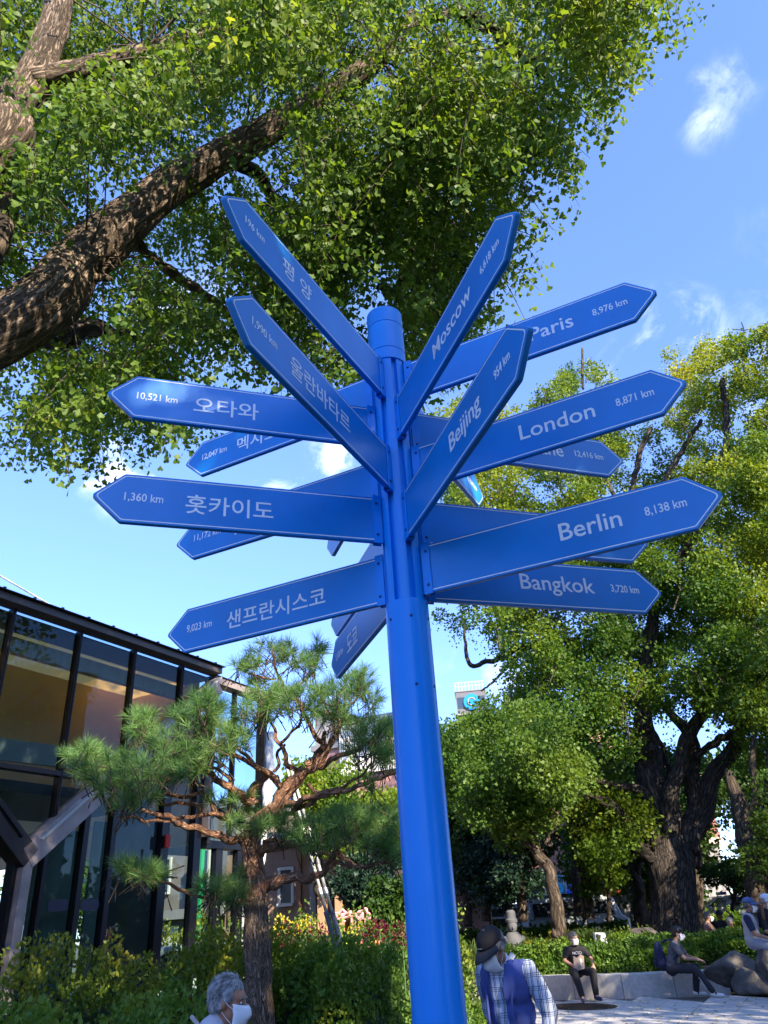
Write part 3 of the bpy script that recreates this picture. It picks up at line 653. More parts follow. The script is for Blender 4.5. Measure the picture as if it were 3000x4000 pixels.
# --- great ginkgo overhead; its trunk stands outside the frame on the left
og = empty('ginkgo_tree', 'nearest big ginkgo tree whose furrowed limbs and hanging leaves fill the top left', 'tree', (-6.6, 3.6, 0))
og.location = (0, 0, 0)
def A(px, py, h): return tuple(at_dist(px, py, h))
limb('trunk', [(-6.8, 3.4, -.1), (-6.7, 3.45, 1.2), (-6.3, 3.6, 2.6), (-5.6, 3.75, 3.5)], [.62, .48, .42, .36], gk_bark, og, seg=40, n=14, furrow=.10, rough=.06)
limb('limb', [(-6.2, 3.6, 2.7), (-5.2, 3.8, 3.7), (-4.2, 3.95, 4.5), A(60, 1255, 4.8), A(330, 1010, 4.75), A(660, 730, 4.6), A(960, 560, 4.5), A(1230, 400, 4.4), A(1480, 230, 4.3), A(1620, 60, 4.3)],
     [.32, .29, .27, .235, .195, .165, .14, .12, .10, .07], gk_bark, og, seg=64, n=30, furrow=.10, rough=.05, wob=.06).rotation_euler = (0, 0, 0)
limb('limb', [(-6.0, 3.65, 3.2), (-5.2, 3.9, 4.6), A(-90, 640, 4.7), A(40, 450, 4.7), A(140, 280, 4.6), A(215, 90, 4.5), A(250, -120, 4.4)],
     [.26, .22, .19, .165, .14, .12, .10], gk_bark, og, seg=56, n=26, furrow=.10, rough=.06, wob=.08)
limb('limb', [A(120, 320, 4.6), A(240, 285, 4.5), A(420, 240, 4.4), A(560, 200, 4.35), A(700, 155, 4.3), A(860, 120, 4.25), A(1050, 80, 4.2), A(1250, 60, 4.1)],
     [.11, .09, .075, .072, .07, .06, .045, .03], gk_bark, og, seg=40, n=20, furrow=.10, rough=.07, wob=.12)
limb('branch', [A(400, 1020, 4.75), A(500, 950, 4.9), A(590, 1010, 5.0), A(700, 1085, 5.15), A(800, 1150, 5.3), A(900, 1230, 5.5), A(980, 1300, 5.7)], [.08, .06, .055, .05, .045, .04, .03], gk_bark, og, seg=20, n=14, furrow=.08, wob=.5)
limb('branch', [A(40, 1270, 4.8), A(150, 1285, 5.2), A(270, 1320, 5.6), A(360, 1280, 5.9), A(450, 1310, 6.2), A(580, 1330, 6.6)], [.13, .105, .10, .09, .08, .05], dk_bark, og, seg=20, n=12, furrow=.08, wob=.5)
limb('branch', [A(900, 570, 4.5), A(960, 640, 4.8), A(1010, 690, 5.0), A(1060, 760, 5.2), A(1130, 830, 5.5)], [.09, .075, .065, .05, .03], dk_bark, og, seg=18, n=12, furrow=.08, wob=.5)
limb('branch', [A(1700, 60, 4.3), A(1800, 50, 4.5), A(1880, 90, 4.7), A(1980, 170, 5.0), A(2070, 240, 5.2), A(2160, 320, 5.5)], [.05, .06, .07, .075, .065, .03], dk_bark, og, seg=18, n=12, furrow=.08, wob=.5)
limb('branch', [A(340, 1090, 4.7), A(390, 1075, 4.75), A(430, 1100, 4.78)], [.06, .035, .03], gk_bark, og, seg=14, n=8, wob=.5)
limb('branch', [A(-40, 1000, 4.4), A(10, 860, 4.6), A(0, 700, 4.8)], [.08, .07, .05], dk_bark, og, seg=14, n=8, wob=.5)
limb('branch', [A(1480, 1120, 5.6), A(1530, 1150, 5.8), A(1580, 1060, 6.1), A(1560, 900, 6.6)], [.04, .045, .04, .02], dk_bark, og, seg=12, n=8, wob=.5)
big = [(-300, -220), (2760, -220), (2600, -50), (2560, 60), (2560, 160), (2420, 180), (2370, 300), (2360, 370), (2250, 400), (2300, 530), (2150, 520), (2180, 660), (2050, 660), (1980, 780), (2000, 860), (1950, 900), (1920, 1040),
       (2040, 1090), (2030, 1130), (1900, 1150), (1830, 1240), (1760, 1320), (1700, 1440), (1560, 1500), (1330, 1480), (1120, 1460), (960, 1440), (740, 1500), (700, 1560), (760, 1680), (700, 1740), (560, 1660), (420, 1700), (300, 1690), (180, 1800), (130, 1780), (80, 1700), (40, 1600), (30, 1460), (-120, 1450), (-300, 1500)]
def sample_canopy(n, poly, tmin, tmax, keep=None):
    P = []; tot = 0
    while tot < n:
        x = rng.uniform(-500, 2900, 4 * n); y = rng.uniform(-500, 1900, 4 * n); k = in_poly(x, y, poly); x, y = x[k], y[k]; t = tmin + (tmax - tmin) * rng.random(len(x))
        if keep is not None: k = keep(x, y, t); x, y, t = x[k], y[k], t[k]
        d = CF[None] * F_PX + CR[None] * (x - 1500)[:, None] + CU[None] * (2000 - y)[:, None]; d /= np.linalg.norm(d, axis=1, keepdims=True)
        P.append(EYEV + d * t[:, None]); tot += len(x)
    return np.vstack(P)[:n]
def seg_d(x, y, pl):
    best = np.full(len(x), 1e9)
    for (x0, y0), (x1, y1) in zip(pl[:-1], pl[1:]):
        dx, dy = x1 - x0, y1 - y0; u = np.clip(((x - x0) * dx + (y - y0) * dy) / (dx * dx + dy * dy), 0, 1); best = np.minimum(best, np.hypot(x - x0 - u * dx, y - y0 - u * dy))
    return best
LA = [(-100, 1350), (330, 1010), (660, 730), (850, 620)]; LB = [(-60, 560), (40, 450), (140, 280), (230, 40)]; LC = [(140, 300), (420, 240), (680, 160)]
LD = [(500, 950), (700, 1085), (900, 1230)]; LE = [(900, 590), (1230, 400), (1480, 240)]; LF = [(1860, 80), (2160, 320)]; LG = [(150, 1285), (450, 1310)]; LH = [(960, 640), (1060, 760)]
def keep_limbs(x, y, t):
    near = t < 9.0; k = np.ones(len(x), bool)
    for pl, w, p in ((LA, 235, .99), (LB, 240, .985), (LC, 165, .97), (LE, 175, .96)):
        k &= ~((seg_d(x, y + 110, pl) < w) & near & (rng.random(len(x)) < p))
    for pl, w, p in ((LD, 75, .96), (LF, 85, .96), (LG, 85, .96), (LH, 80, .96)):
        dm = np.minimum(np.minimum(seg_d(x, y, pl), seg_d(x, y + 70, pl)), seg_d(x, y + 140, pl)); k &= ~((dm < w) & (t < 9.6) & (rng.random(len(x)) < p))
    # ragged holes where sky shows, thinner towards the right hand rim
    h = np.array([mnoise.noise((a / 260, b / 260, c * .12)) for a, b, c in zip(x, y, t)])
    thin = np.clip((x - 1500) / 900, 0, 1) * .10
    return k & (h > -.34 + thin)
P0 = sample_canopy(330, big, 5.9, 10.6)
P1 = (P0[rng.choice(len(P0), 9500)] + rng.normal(size=(9500, 3)) * np.array([.36, .36, .30]))
P1 = np.vstack([P1, sample_canopy(1500, big, 6.2, 11.0)])
_v = P1 - EYEV; _w = _v @ CF; _x = 1500 + F_PX * (_v @ CR) / _w; _y = 2000 - F_PX * (_v @ CU) / _w
P1 = P1[in_poly(_x, _y, big) & keep_limbs(_x, _y, np.linalg.norm(_v, axis=1))][:4300]; rng.shuffle(P1)
P1[:, 2] += .15
o1 = rng.normal(size=(len(P1), 3)) * np.array([.55, .55, .1]) + np.array([.1, 0, -.55])
lp, ld, tw, sid = sprays(P1, o1, 46, .44, .35, .06, .048)
ld += np.array([0, 0, -.9]) * np.abs(rng.normal(size=(len(ld), 1)))
sz = .050 * (.65 + .6 * rng.random(len(lp))); rv = np.clip(rng.random(len(P1))[sid] * .6 + rng.random(len(lp)) * .4, 0, 1)
nr = np.linalg.norm(lp - EYEV, axis=1) < 7.9
crown = leaves('foliage', lp[nr], ld[nr], sz[nr], GINKGO, gk_leaf, og, rnd=rv[nr]); tag(crown, kind='stuff')
tag(leaves('upper_foliage', lp[~nr], ld[~nr], sz[~nr] * 1.05, FAN, gk_leaf, og, rnd=rv[~nr]), kind='stuff')
twigs('twigs', tw, .006, og)
# connecting twigs from limbs into the crown
cs = []
src = [A(660, 730, 4.6), A(960, 560, 4.5), A(1230, 400, 4.4), A(1480, 230, 4.3), A(330, 1010, 4.75), A(560, 200, 4.35), A(2070, 240, 5.2), A(900, 1230, 5.5), A(450, 1310, 6.2), A(1060, 760, 5.2), A(1560, 900, 6.6)]
for q in rng.choice(len(P1), 300, replace=False):
    s0 = np.array(min(src, key=lambda a: np.linalg.norm(np.array(a) - P1[q])));
    if np.linalg.norm(s0 - P1[q]) > 1.4: continue
    mid = (s0 + P1[q]) / 2 + rng.normal(size=3) * .15 + np.array([0, 0, .15]); cs.append([s0, s0 * .6 + mid * .4 + rng.normal(size=3) * .05, mid, mid * .5 + P1[q] * .5 + rng.normal(size=3) * .05, P1[q]])
twigs('branchlets', cs, .011, og)
# the nearest leaves, each its own
near = np.argsort(np.linalg.norm(lp - EYEV, axis=1))
leaf0 = None; cnt = 0
S, Fc = GINKGO; lm = bpy.data.meshes.new('leaf'); lm.from_pydata([tuple(v * .06) for v in S], [], [tuple(f) for f in Fc]); lm.materials.append(gk_leaf)
aa = lm.attributes.new('rnd', 'FLOAT', 'FACE'); aa.data.foreach_set('value', [.55] * 4)
for q in near[:6000:24]:
    o = bpy.data.objects.new('leaf', lm); link(o, og); o.location = lp[q] + rng.normal(size=3) * .03; o.rotation_euler = tuple(rng.random(3) * 6.28)

# --- ginkgos on the right, about 26 m away
def clump_tree(root, centers, n_leaf, size, m, shape=FAN, name='foliage', flat=.75, shell=.5, rv=None):
    """centers (n,4): x,y,z,r -> leaf cloud denser near each clump's skin"""
    C = np.array(centers); w = C[:, 3] ** 2; idx = rng.choice(len(C), n_leaf, p=w / w.sum()); d = rdir(n_leaf); d /= np.linalg.norm(d, axis=1, keepdims=True)
    rad = (shell + (1 - shell) * rng.random(n_leaf)) ** .8 * C[idx, 3]; h = np.array([mnoise.noise((a * 2.2 + i, b * 2.2, c * 2.2)) for (a, b, c), i in zip(d, idx)])
    rad *= 1 + .85 * h
    P = C[idx, :3] + d * rad[:, None] * np.array([1, 1, flat]); D = d + rng.normal(size=d.shape) * .6 + np.array([0, 0, -.15])
    rr = np.clip((rng.random(len(C)) if rv is None else rv)[idx] * .6 + rng.random(n_leaf) * .4, 0, 1)
    return tag(leaves(name, P, D, size * (.7 + .6 * rng.random(n_leaf)), shape, m, root, rnd=rr), kind='stuff')
gt1 = empty('ginkgo_tree', 'huge old ginkgo with a massive fluted trunk and many limbs behind the hedge', 'tree', (0, 0, 0))
D1 = 27
def T(name, pts, rads, root, m_=None, seg=16, n=10, d=D1, **kw):
    return limb(name, [A(x, y, d + (dd[0] if dd else 0)) for x, y, *dd in pts], rads, m_ or gk_bark_far, root, seg=seg, n=n, **kw)
T('trunk', [(2640, 3760), (2640, 3640), (2632, 3480), (2615, 3350), (2600, 3250)], [.92, .74, .66, .74, .60], gt1, seg=64, n=14, furrow=.06, flute=.03, rough=.04)
T('limb', [(2600, 3330), (2560, 3160), (2535, 2990), (2515, 2800), (2525, 2640), (2540, 2480), (2575, 2340)], [.52, .46, .42, .30, .24, .22, .15], gt1, seg=30, furrow=.08, wob=.4)
T('limb', [(2622, 3340, .1), (2612, 3230, -.25), (2625, 3080, -.5), (2660, 2930, -.7), (2720, 2830, -.8), (2835, 2690, -1)], [.22, .30, .25, .22, .2, .12], gt1, seg=24, furrow=.08, wob=.4)
T('limb', [(2680, 3330, .2), (2705, 3150, .3), (2708, 2980, .3), (2690, 2870, .4), (2640, 2810, .6), (2580, 2740, .8), (2500, 2630, .9)], [.40, .26, .24, .2, .15, .12, .07], gt1, seg=24, furrow=.08, wob=.4)
T('limb', [(2660, 3360, .3), (2715, 3240, .3), (2775, 3080, .4), (2850, 2920, .3), (2935, 2730, .2), (2990, 2560, 0)], [.48, .32, .28, .24, .17, .1], gt1, seg=26, furrow=.08, wob=.4)
T('limb', [(2720, 2960, -.1), (2790, 2905, -.2), (2850, 2868, -.3), (2930, 2820, -.4), (3030, 2750, -.5)], [.10, .12, .12, .11, .07], gt1, seg=16, wob=.4)
T('limb', [(2610, 3400, 0), (2550, 3345, -.35), (2480, 3290, -.7), (2440, 3190, -1.1), (2375, 3145, -1.3), (2279, 3110, -1.5), (2180, 3112, -1.7)], [.22, .28, .24, .2, .17, .13, .08], gt1, seg=20, furrow=.06, wob=.4)
T('limb', [(2590, 3190, 0), (2545, 3135, -.4), (2490, 3085, -.8), (2381, 3062, -1), (2276, 3022, -1.2)], [.12, .15, .13, .11, .07], gt1, seg=16, wob=.4)
T('limb', [(2500, 2925, 0), (2408, 2960, -.3), (2300, 2988, -.6), (2190, 3010, -.9), (2100, 2996, -1.2), (2000, 3006, -1.5), (1931, 3045, -1.8), (1835, 3068, -2.1), (1745, 3095, -2.4)], [.19, .14, .10, .10, .11, .12, .11, .08, .05], gt1, seg=14, wob=.5)
T('limb', [(2640, 3200, .8), (2618, 3050, 1.2), (2590, 2920, 1.5), (2550, 2850, 1.8)], [.16, .12, .09, .05], gt1, seg=12, wob=.5)
T('limb', [(2535, 2480), (2570, 2356), (2640, 2220), (2700, 2100), (2739, 2027), (2800, 1900), (2835, 1760), (2838, 1640), (2824, 1480)], [.18, .16, .17, .18, .17, .16, .15, .12, .10], gt1, seg=14, wob=.5)
T('limb', [(2590, 2000, .5), (2604, 1875, .5), (2672, 1748, .3), (2739, 1639, .2)], [.13, .12, .1, .07], gt1, seg=12, wob=.5)
T('limb', [(2430, 2080, .6), (2469, 1917, .5), (2500, 1770, .4), (2545, 1670, .3)], [.08, .11, .11, .08], gt1, seg=12, wob=.5)
T('limb', [(2440, 2060, .8), (2393, 1926, .6), (2351, 1840, .5)], [.1, .09, .06], gt1, seg=12, wob=.5)
T('limb', [(2260, 2500, .8), (2073, 2516, .3), (1950, 2570, .2), (1836, 2592, 0), (1815, 2480, 0), (1802, 2381, 0)], [.14, .13, .1, .08, .05, .03], gt1, seg=12, wob=.6)
T('limb', [(2040, 2530, .2), (1950, 2640, 0), (1880, 2700, 0)], [.06, .05, .03], gt1, seg=8, wob=.6)
T('limb', [(1990, 2120), (1971, 2002), (1921, 1841)], [.09, .08, .05], gt1, seg=10, wob=.6)
T('snag', [(2278, 1520), (2275, 1462), (2275, 1360)], [.05, .055, .045], gt1, seg=10); T('snag', [(2898, 1330), (2905, 1290), (2896, 1258)], [.03, .025, .015], gt1, seg=8); T('snag', [(2860, 1285), (2905, 1290), (2935, 1284)], [.015, .02, .012], gt1, seg=8)
T('stub', [(2495, 2945, -.6), (2540, 2925, -1.0), (2548, 2915, -1.15)], [.14, .13, .125], gt1, seg=14)
cl1 = [];
poly1 = [(1700, 1640), (1780, 1560), (1860, 1600), (1930, 1560), (1990, 1570), (2050, 1640), (2110, 1560), (2140, 1480), (2200, 1390), (2250, 1480), (2330, 1400), (2390, 1440), (2440, 1520), (2520, 1580), (2600, 1560), (2590, 1450), (2600, 1370), (2660, 1350), (2710, 1420), (2760, 1350), (2830, 1330), (2850, 1290), (2930, 1260), (2990, 1300), (3100, 1250), (3160, 1300), (3160, 2900), (2960, 2850), (2700, 2700), (2560, 2750), (2480, 2960), (2330, 3010), (2100, 3080), (1860, 3150), (1700, 3180), (1700, 2860), (1850, 2830), (1960, 2760), (1985, 2640), (1960, 2560), (1860, 2460), (1700, 2430), (1690, 2250), (1820, 2060), (1690, 1900)]
rv1 = []
while len(cl1) < 760:
    x, y = rng.uniform(1650, 3160), rng.uniform(1250, 3200)
    if not in_poly(np.array([x]), np.array([y]), poly1)[0]: continue
    if y > 2750 and x > 2380 and rng.random() < .75: continue
    d = rng.uniform(23.5, 31.5); g = rng.uniform(.40, .85)
    if y < 1700: d = rng.uniform(25.5, 30); g = rng.uniform(.32, .66)
    near_limb = min(seg_d(np.array([x]), np.array([y]), pl)[0] for pl in ([(2540, 2450), (2739, 2027), (2840, 1700), (2824, 1500)], [(2604, 1875), (2739, 1639)], [(2469, 1917), (2540, 1670)], [(2515, 2960), (2520, 2560)], [(2000, 3006), (2150, 3000)]))
    if near_limb < 55 and d < 27.5: continue
    if x < 1930 and 2250 < y < 2800:
        if rng.random() < .45: continue
        g *= .6
    cl1.append((*at_dist(x, y, d), g)); rv1.append(np.clip(.15 + .75 * (2350 - y) / 1000 + rng.normal() * .22, 0, 1))  # tint rises with height: sunlit top and shaded bottom put into leaf colour
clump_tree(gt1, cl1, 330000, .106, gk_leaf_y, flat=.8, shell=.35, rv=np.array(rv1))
# drooping leafy shoots give the lower crown its hanging tassels
cc = np.array(cl1); q = rng.choice(len(cc), 900); Pq = cc[q, :3] + rdir(900) * cc[q, 3:4] * .9
lp2, ld2, tw2, sid2 = sprays(Pq, rng.normal(size=(900, 3)) * np.array([1, 1, .3]), 46, .9, 1.1, .09, .11)
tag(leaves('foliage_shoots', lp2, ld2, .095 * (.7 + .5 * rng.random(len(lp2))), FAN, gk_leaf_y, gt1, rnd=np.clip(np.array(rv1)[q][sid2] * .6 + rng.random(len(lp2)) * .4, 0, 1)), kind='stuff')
sg = []
for c in cc[rng.choice(len(cc), 380)]:
    s0 = c[:3] + np.array([0, 0, -c[3]]) + rng.normal(size=3) * .3; e = c[:3] + rdir(1)[0] * c[3] * 1.1; mid = (s0 + e) / 2 + rng.normal(size=3) * .15
    sg.append([s0, s0 * .5 + mid * .5, mid, mid * .5 + e * .5, e])
twigs('branchlets', sg, .03, gt1)

gt2 = empty('ginkgo_tree', 'dark leaning tree trunk cut off by the right picture edge, its boughs fanning up', 'tree')
T('trunk', [(2985, 3640), (2975, 3540), (2950, 3400), (2920, 3260), (2885, 3140), (2845, 3015)], [.42, .34, .32, .30, .22, .12], gt2, dk_bark, d=25, seg=26, furrow=.06)
T('limb', [(2950, 3400), (2975, 3260), (3000, 3100), (3010, 2900)], [.24, .18, .13, .08], gt2, dk_bark, d=25); T('limb', [(2920, 3270), (2950, 3120), (2940, 2960), (2950, 2850)], [.14, .11, .09, .05], gt2, dk_bark, d=25)
T('limb', [(2890, 3150), (2850, 3080), (2835, 3000)], [.1, .06, .04], gt2, dk_bark, d=25.3); T('limb', [(2990, 3420), (3040, 3300), (3100, 3150)], [.2, .15, .1], gt2, dk_bark, d=25)
c2 = [(*at_dist(rng.uniform(2890, 3400), rng.uniform(2750, 3420), rng.uniform(24, 29)), rng.uniform(.35, .7)) for _ in range(60)]
clump_tree(gt2, c2, 26000, .095, gk_leaf, rv=rng.random(60) * .5)

mid_leaf = leaf_mat('mid_green_leaf', [(0, (.032, .082, .012)), (.5, (.07, .145, .018)), (1, (.15, .22, .028))], trans=.42)
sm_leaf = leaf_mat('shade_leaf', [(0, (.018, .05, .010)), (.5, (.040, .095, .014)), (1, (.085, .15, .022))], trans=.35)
br_leaf = leaf_mat('bright_leaf', [(0, (.05, .12, .014)), (.5, (.12, .21, .02)), (1, (.24, .29, .03))], trans=.45)
fir_leaf = leaf_mat('conifer_leaf', [(0, (.008, .025, .014)), (.6, (.018, .05, .028)), (1, (.03, .075, .035))], trans=.1)
def small_tree(name, label, trunk, rads, boughs, d, crown, nl, m_, size=.11, grp=None, bark=dk_bark, rr=(.4, .8), shape=FAN):
    r = empty(name, label, 'tree', group=grp); rr = (rr[0] * .7, rr[1] * 1.1); T('trunk', trunk, rads, r, bark, d=d, seg=20, n=8, furrow=.05, wob=.3)
    for bg_ in boughs: T('bough', bg_[0], bg_[1], r, bark, d=d, seg=12, n=8, wob=.5)
    cs_ = []
    for (x0, y0, x1, y1, k, dd) in crown:
        for _ in range(k): ex, ey = (x1 - x0) * .12, (y1 - y0) * .12; cs_.append((*at_dist(rng.uniform(x0 - ex, x1 + ex), rng.uniform(y0 - ey, y1 + ey), d + rng.uniform(-dd, dd)), rr[0] + (rr[1] - rr[0]) * rng.random() ** 1.6))
    clump_tree(r, cs_, int(nl * .8), size * 1.08, m_, shape=shape); return r
small_tree('park_tree', 'slender grey trunk leaning left under low green leaves, left of the man in black', [(2192, 3660), (2180, 3600), (2150, 3430), (2095, 3320), (2068, 3190)], [.20, .17, .15, .14, .08],
    [([(2100, 3330), (2085, 3250), (2110, 3150), (2195, 3050)], [.11, .08, .06, .04]), ([(2110, 3350), (2060, 3300), (2010, 3260)], [.08, .06, .04]), ([(2130, 3300), (2150, 3200), (2120, 3120)], [.07, .05, .03])],
    21, [(1730, 2800, 2180, 3040, 60, 3), (1850, 3040, 2060, 3200, 22, 1.5), (1960, 3200, 2020, 3300, 4, .5), (2080, 3000, 2200, 3120, 10, 1)], 52000, mid_leaf, size=.085, rr=(.35, .8))
small_tree('park_tree', 'dark forked tree standing in front of the shop sign, middle one of the row', [(2305, 3590), (2298, 3530), (2280, 3390), (2248, 3240), (2225, 3150)], [.20, .17, .17, .14, .08],
    [([(2290, 3400), (2320, 3330), (2350, 3250), (2405, 3205)], [.09, .085, .07, .05]), ([(2250, 3250), (2268, 3180), (2275, 3080)], [.1, .07, .04])],
    27, [(2160, 3020, 2350, 3120, 12, 1.2), (2320, 3120, 2500, 3240, 14, 1.5)], 9000, gk_leaf_y)
small_tree('park_tree', 'twisted dark trunk just left of the huge ginkgo, right one of the row', [(2500, 3620), (2490, 3540), (2478, 3440), (2430, 3350), (2385, 3255)], [.30, .26, .20, .15, .1],
    [([(2480, 3450), (2500, 3350), (2495, 3250)], [.15, .12, .08]), ([(2385, 3260), (2350, 3180)], [.09, .05])],
    30, [(2300, 3080, 2560, 3200, 20, 1.5)], 12000, sm_leaf)
small_tree('park_tree', 'blackish trunk peeping out on the right side of the huge ginkgo', [(2722, 3640), (2718, 3540), (2702, 3400), (2690, 3250)], [.42, .36, .3, .2], [], 33, [(2560, 2950, 2760, 3200, 14, 1.5)], 6000, sm_leaf, size=.12)
small_tree('park_tree', 'pale ivy-wrapped trunk in the sunlight beside the shop sign', [(2262, 3580), (2258, 3500), (2250, 3400), (2245, 3300)], [.22, .2, .18, .14], [], 31, [(2270, 3230, 2340, 3370, 9, .8)], 7000, br_leaf, bark=gk_bark, rr=(.3, .6))
small_tree('park_tree', 'airy light green young tree in front of the grey wall', [(2380, 3600), (2378, 3520), (2370, 3440)], [.07, .06, .05], [([(2375, 3480), (2330, 3430)], [.04, .02]), ([(2372, 3450), (2420, 3400)], [.04, .02])], 26, [(2310, 3300, 2430, 3460, 22, 1.2)], 5200, br_leaf, size=.10, rr=(.25, .5))
small_tree('conifer', 'dark drooping conifer behind the slender leaning trunk', [(2040, 3600), (2035, 3450), (2030, 3250)], [.16, .13, .08], [], 26, [(1960, 3180, 2110, 3450, 34, 1.0)], 16000, fir_leaf, size=.12, rr=(.3, .6), shape=OVAL)
small_tree('conifer', 'round blue-green conifer between the signpost and the stone statue', [(1900, 3600), (1900, 3500), (1895, 3380)], [.16, .14, .1], [], 28, [(1840, 3340, 1960, 3500, 26, 1.2)], 12000, fir_leaf, size=.12, rr=(.35, .65), shape=OVAL)
small_tree('park_tree', 'mid green tree just right of the blue signpost pole', [(1830, 3620), (1825, 3500), (1818, 3380)], [.15, .12, .1], [([(1825, 3480), (1850, 3420)], [.06, .03])], 30, [(1740, 3120, 1920, 3420, 50, 2.0)], 24000, sm_leaf, size=.12)
small_tree('park_tree', 'rounded garden tree with thin stems in front of the brick arcade', [(2860, 3560), (2868, 3500), (2872, 3440)], [.06, .05, .04], [([(2866, 3500), (2830, 3460), (2800, 3430)], [.035, .025, .015]), ([(2866, 3500), (2910, 3460), (2930, 3420)], [.035, .025, .015]), ([(2860, 3520), (2845, 3460), (2850, 3410)], [.03, .02, .015])], 29, [(2770, 3390, 2930, 3450, 18, 1.0)], 8000, sm_leaf, size=.08, rr=(.25, .45))
small_tree('conifer', 'broad blue-green conifer with layered boughs behind the pink lettering', [(1470, 3600), (1468, 3500), (1465, 3400)], [.14, .12, .1], [], 15, [(1370, 3370, 1570, 3490, 30, .8), (1420, 3480, 1560, 3520, 8, .6)], 22000, fir_leaf, size=.07, rr=(.18, .34), shape=OVAL)
# leafy trees behind the pine
small_tree('park_tree', 'yellow-green broadleaf tree seen through the pine boughs', [(1250, 3500), (1245, 3300), (1240, 3150)], [.10, .08, .06], [([(1242, 3250), (1290, 3180), (1330, 3110)], [.05, .035, .02]), ([(1245, 3220), (1210, 3140)], [.04, .02])], 17, [(1130, 3010, 1330, 3260, 26, 1.0), (1240, 3180, 1420, 3300, 14, 1.0)], 15000, br_leaf, size=.075, rr=(.25, .5))
small_tree('park_tree', 'bushy sunlit tree in front of the white louvred wall', [(1500, 3500), (1497, 3350), (1495, 3250)], [.09, .07, .05], [], 20, [(1430, 3120, 1560, 3300, 22, 1.0)], 12000, br_leaf, size=.085, rr=(.3, .55))
small_tree('park_tree', 'dense dark tree closing the view low between pine trunk and signpost', [(1560, 3640), (1560, 3500), (1560, 3400)], [.1, .08, .06], [], 13.5, [(1480, 3470, 1620, 3620, 24, .6)], 15000, sm_leaf, size=.06, rr=(.15, .35))
# far wood that reads as one mass
cw = [(*at_dist(rng.uniform(1600, 3300), rng.uniform(2960, 3500), rng.uniform(34, 44)), rng.uniform(.6, 1.3)) for _ in range(190)]
cw = [c for c in cw if not (2040 < (EYEV is None) < 0)]
def okc(c):
    v = np.array(c[:3]) - EYEV; w = v @ CF; x = 1500 + F_PX * (v @ CR) / w; y = 2000 - F_PX * (v @ CU) / w
    return not ((2060 < x < 2260 and y > 3120) or (2360 < x < 2450 and y > 3230) or (2700 < x < 2960 and y > 3150) or y < 2950)
cw = [c for c in cw if okc(c)]
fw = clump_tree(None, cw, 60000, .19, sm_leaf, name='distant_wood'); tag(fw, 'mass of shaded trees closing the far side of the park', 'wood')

cw2 = [(*at_dist(rng.uniform(100, 1650), rng.uniform(3330, 3600), rng.uniform(36, 46)), rng.uniform(.7, 1.4)) for _ in range(90)]
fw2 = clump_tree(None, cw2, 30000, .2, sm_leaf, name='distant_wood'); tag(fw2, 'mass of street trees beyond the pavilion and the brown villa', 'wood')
# --- trees behind the viewer that shade the plaza (and show in the glass)
def shade_tree(x, y, h, r, label, n=9500, m_=gk_leaf_y):
    t = empty('ginkgo_tree', label, 'tree'); limb('trunk', [(x, y, -.1), (x + .1, y, h * .3), (x, y + .2, h * .6), (x + .2, y, h * .9)], [.4, .3, .22, .06], gk_bark_far, t, seg=14, n=6, furrow=.05)
    for k in range(6):
        a = k * 1.05; limb('limb', [(x, y, h * .35 + k * .3), (x + math.cos(a) * r * .4, y + math.sin(a) * r * .4, h * .5 + k * .3), (x + math.cos(a) * r * .8, y + math.sin(a) * r * .8, h * .62 + k * .3)], [.14, .1, .04], gk_bark_far, t, seg=8, n=5)
    C = []
    for _ in range(80):
        d = rdir(1)[0]; d /= np.linalg.norm(d); q = rng.random() ** .4; C.append((x + d[0] * r * q, y + d[1] * r * q, h * .62 + d[2] * h * .36 * q, rng.uniform(.7, 1.3)))
    clump_tree(t, C, n, .24, m_, rv=rng.random(80) * .9)
SHADE = [(5.0, -4.6, 10.4, 3.3, 'ginkgo behind the viewer on the right, nearest of the shade trees'), (10.5, -1.5, 10.5, 4.0, 'ginkgo to the right of the plaza, next to the nearest shade tree'),
         (14.5, 5.0, 12, 4.6, 'ginkgo at the right rim of the plaza beyond the frame'), (18.5, 10.0, 17, 5.2, 'ginkgo at the far right rim of the plaza'),
         (9.5, -16.0, 12, 5.0, 'tall ginkgo far behind the viewer')]
for i, s in enumerate(SHADE): shade_tree(*s, n=12500 if i == 0 else 7000)

# wood and shrubbery all round the rest of the plaza
cr = []
for _ in range(330):
    a = R_(rng.uniform(52, 325)); d = rng.uniform(30, 42); h = rng.uniform(.5, 4.8) if rng.random() < .9 else rng.uniform(8, 10)
    if 68 < math.degrees(a) < 100 and h > 3.5: continue
    cr.append((math.sin(a) * d, math.cos(a) * d, h, rng.uniform(1.3, 2.6)))
rw = clump_tree(None, cr, 36000, .62, sm_leaf, name='surrounding_wood'); tag(rw, 'ring of park trees behind and beside the viewer, outside the frame', 'wood')

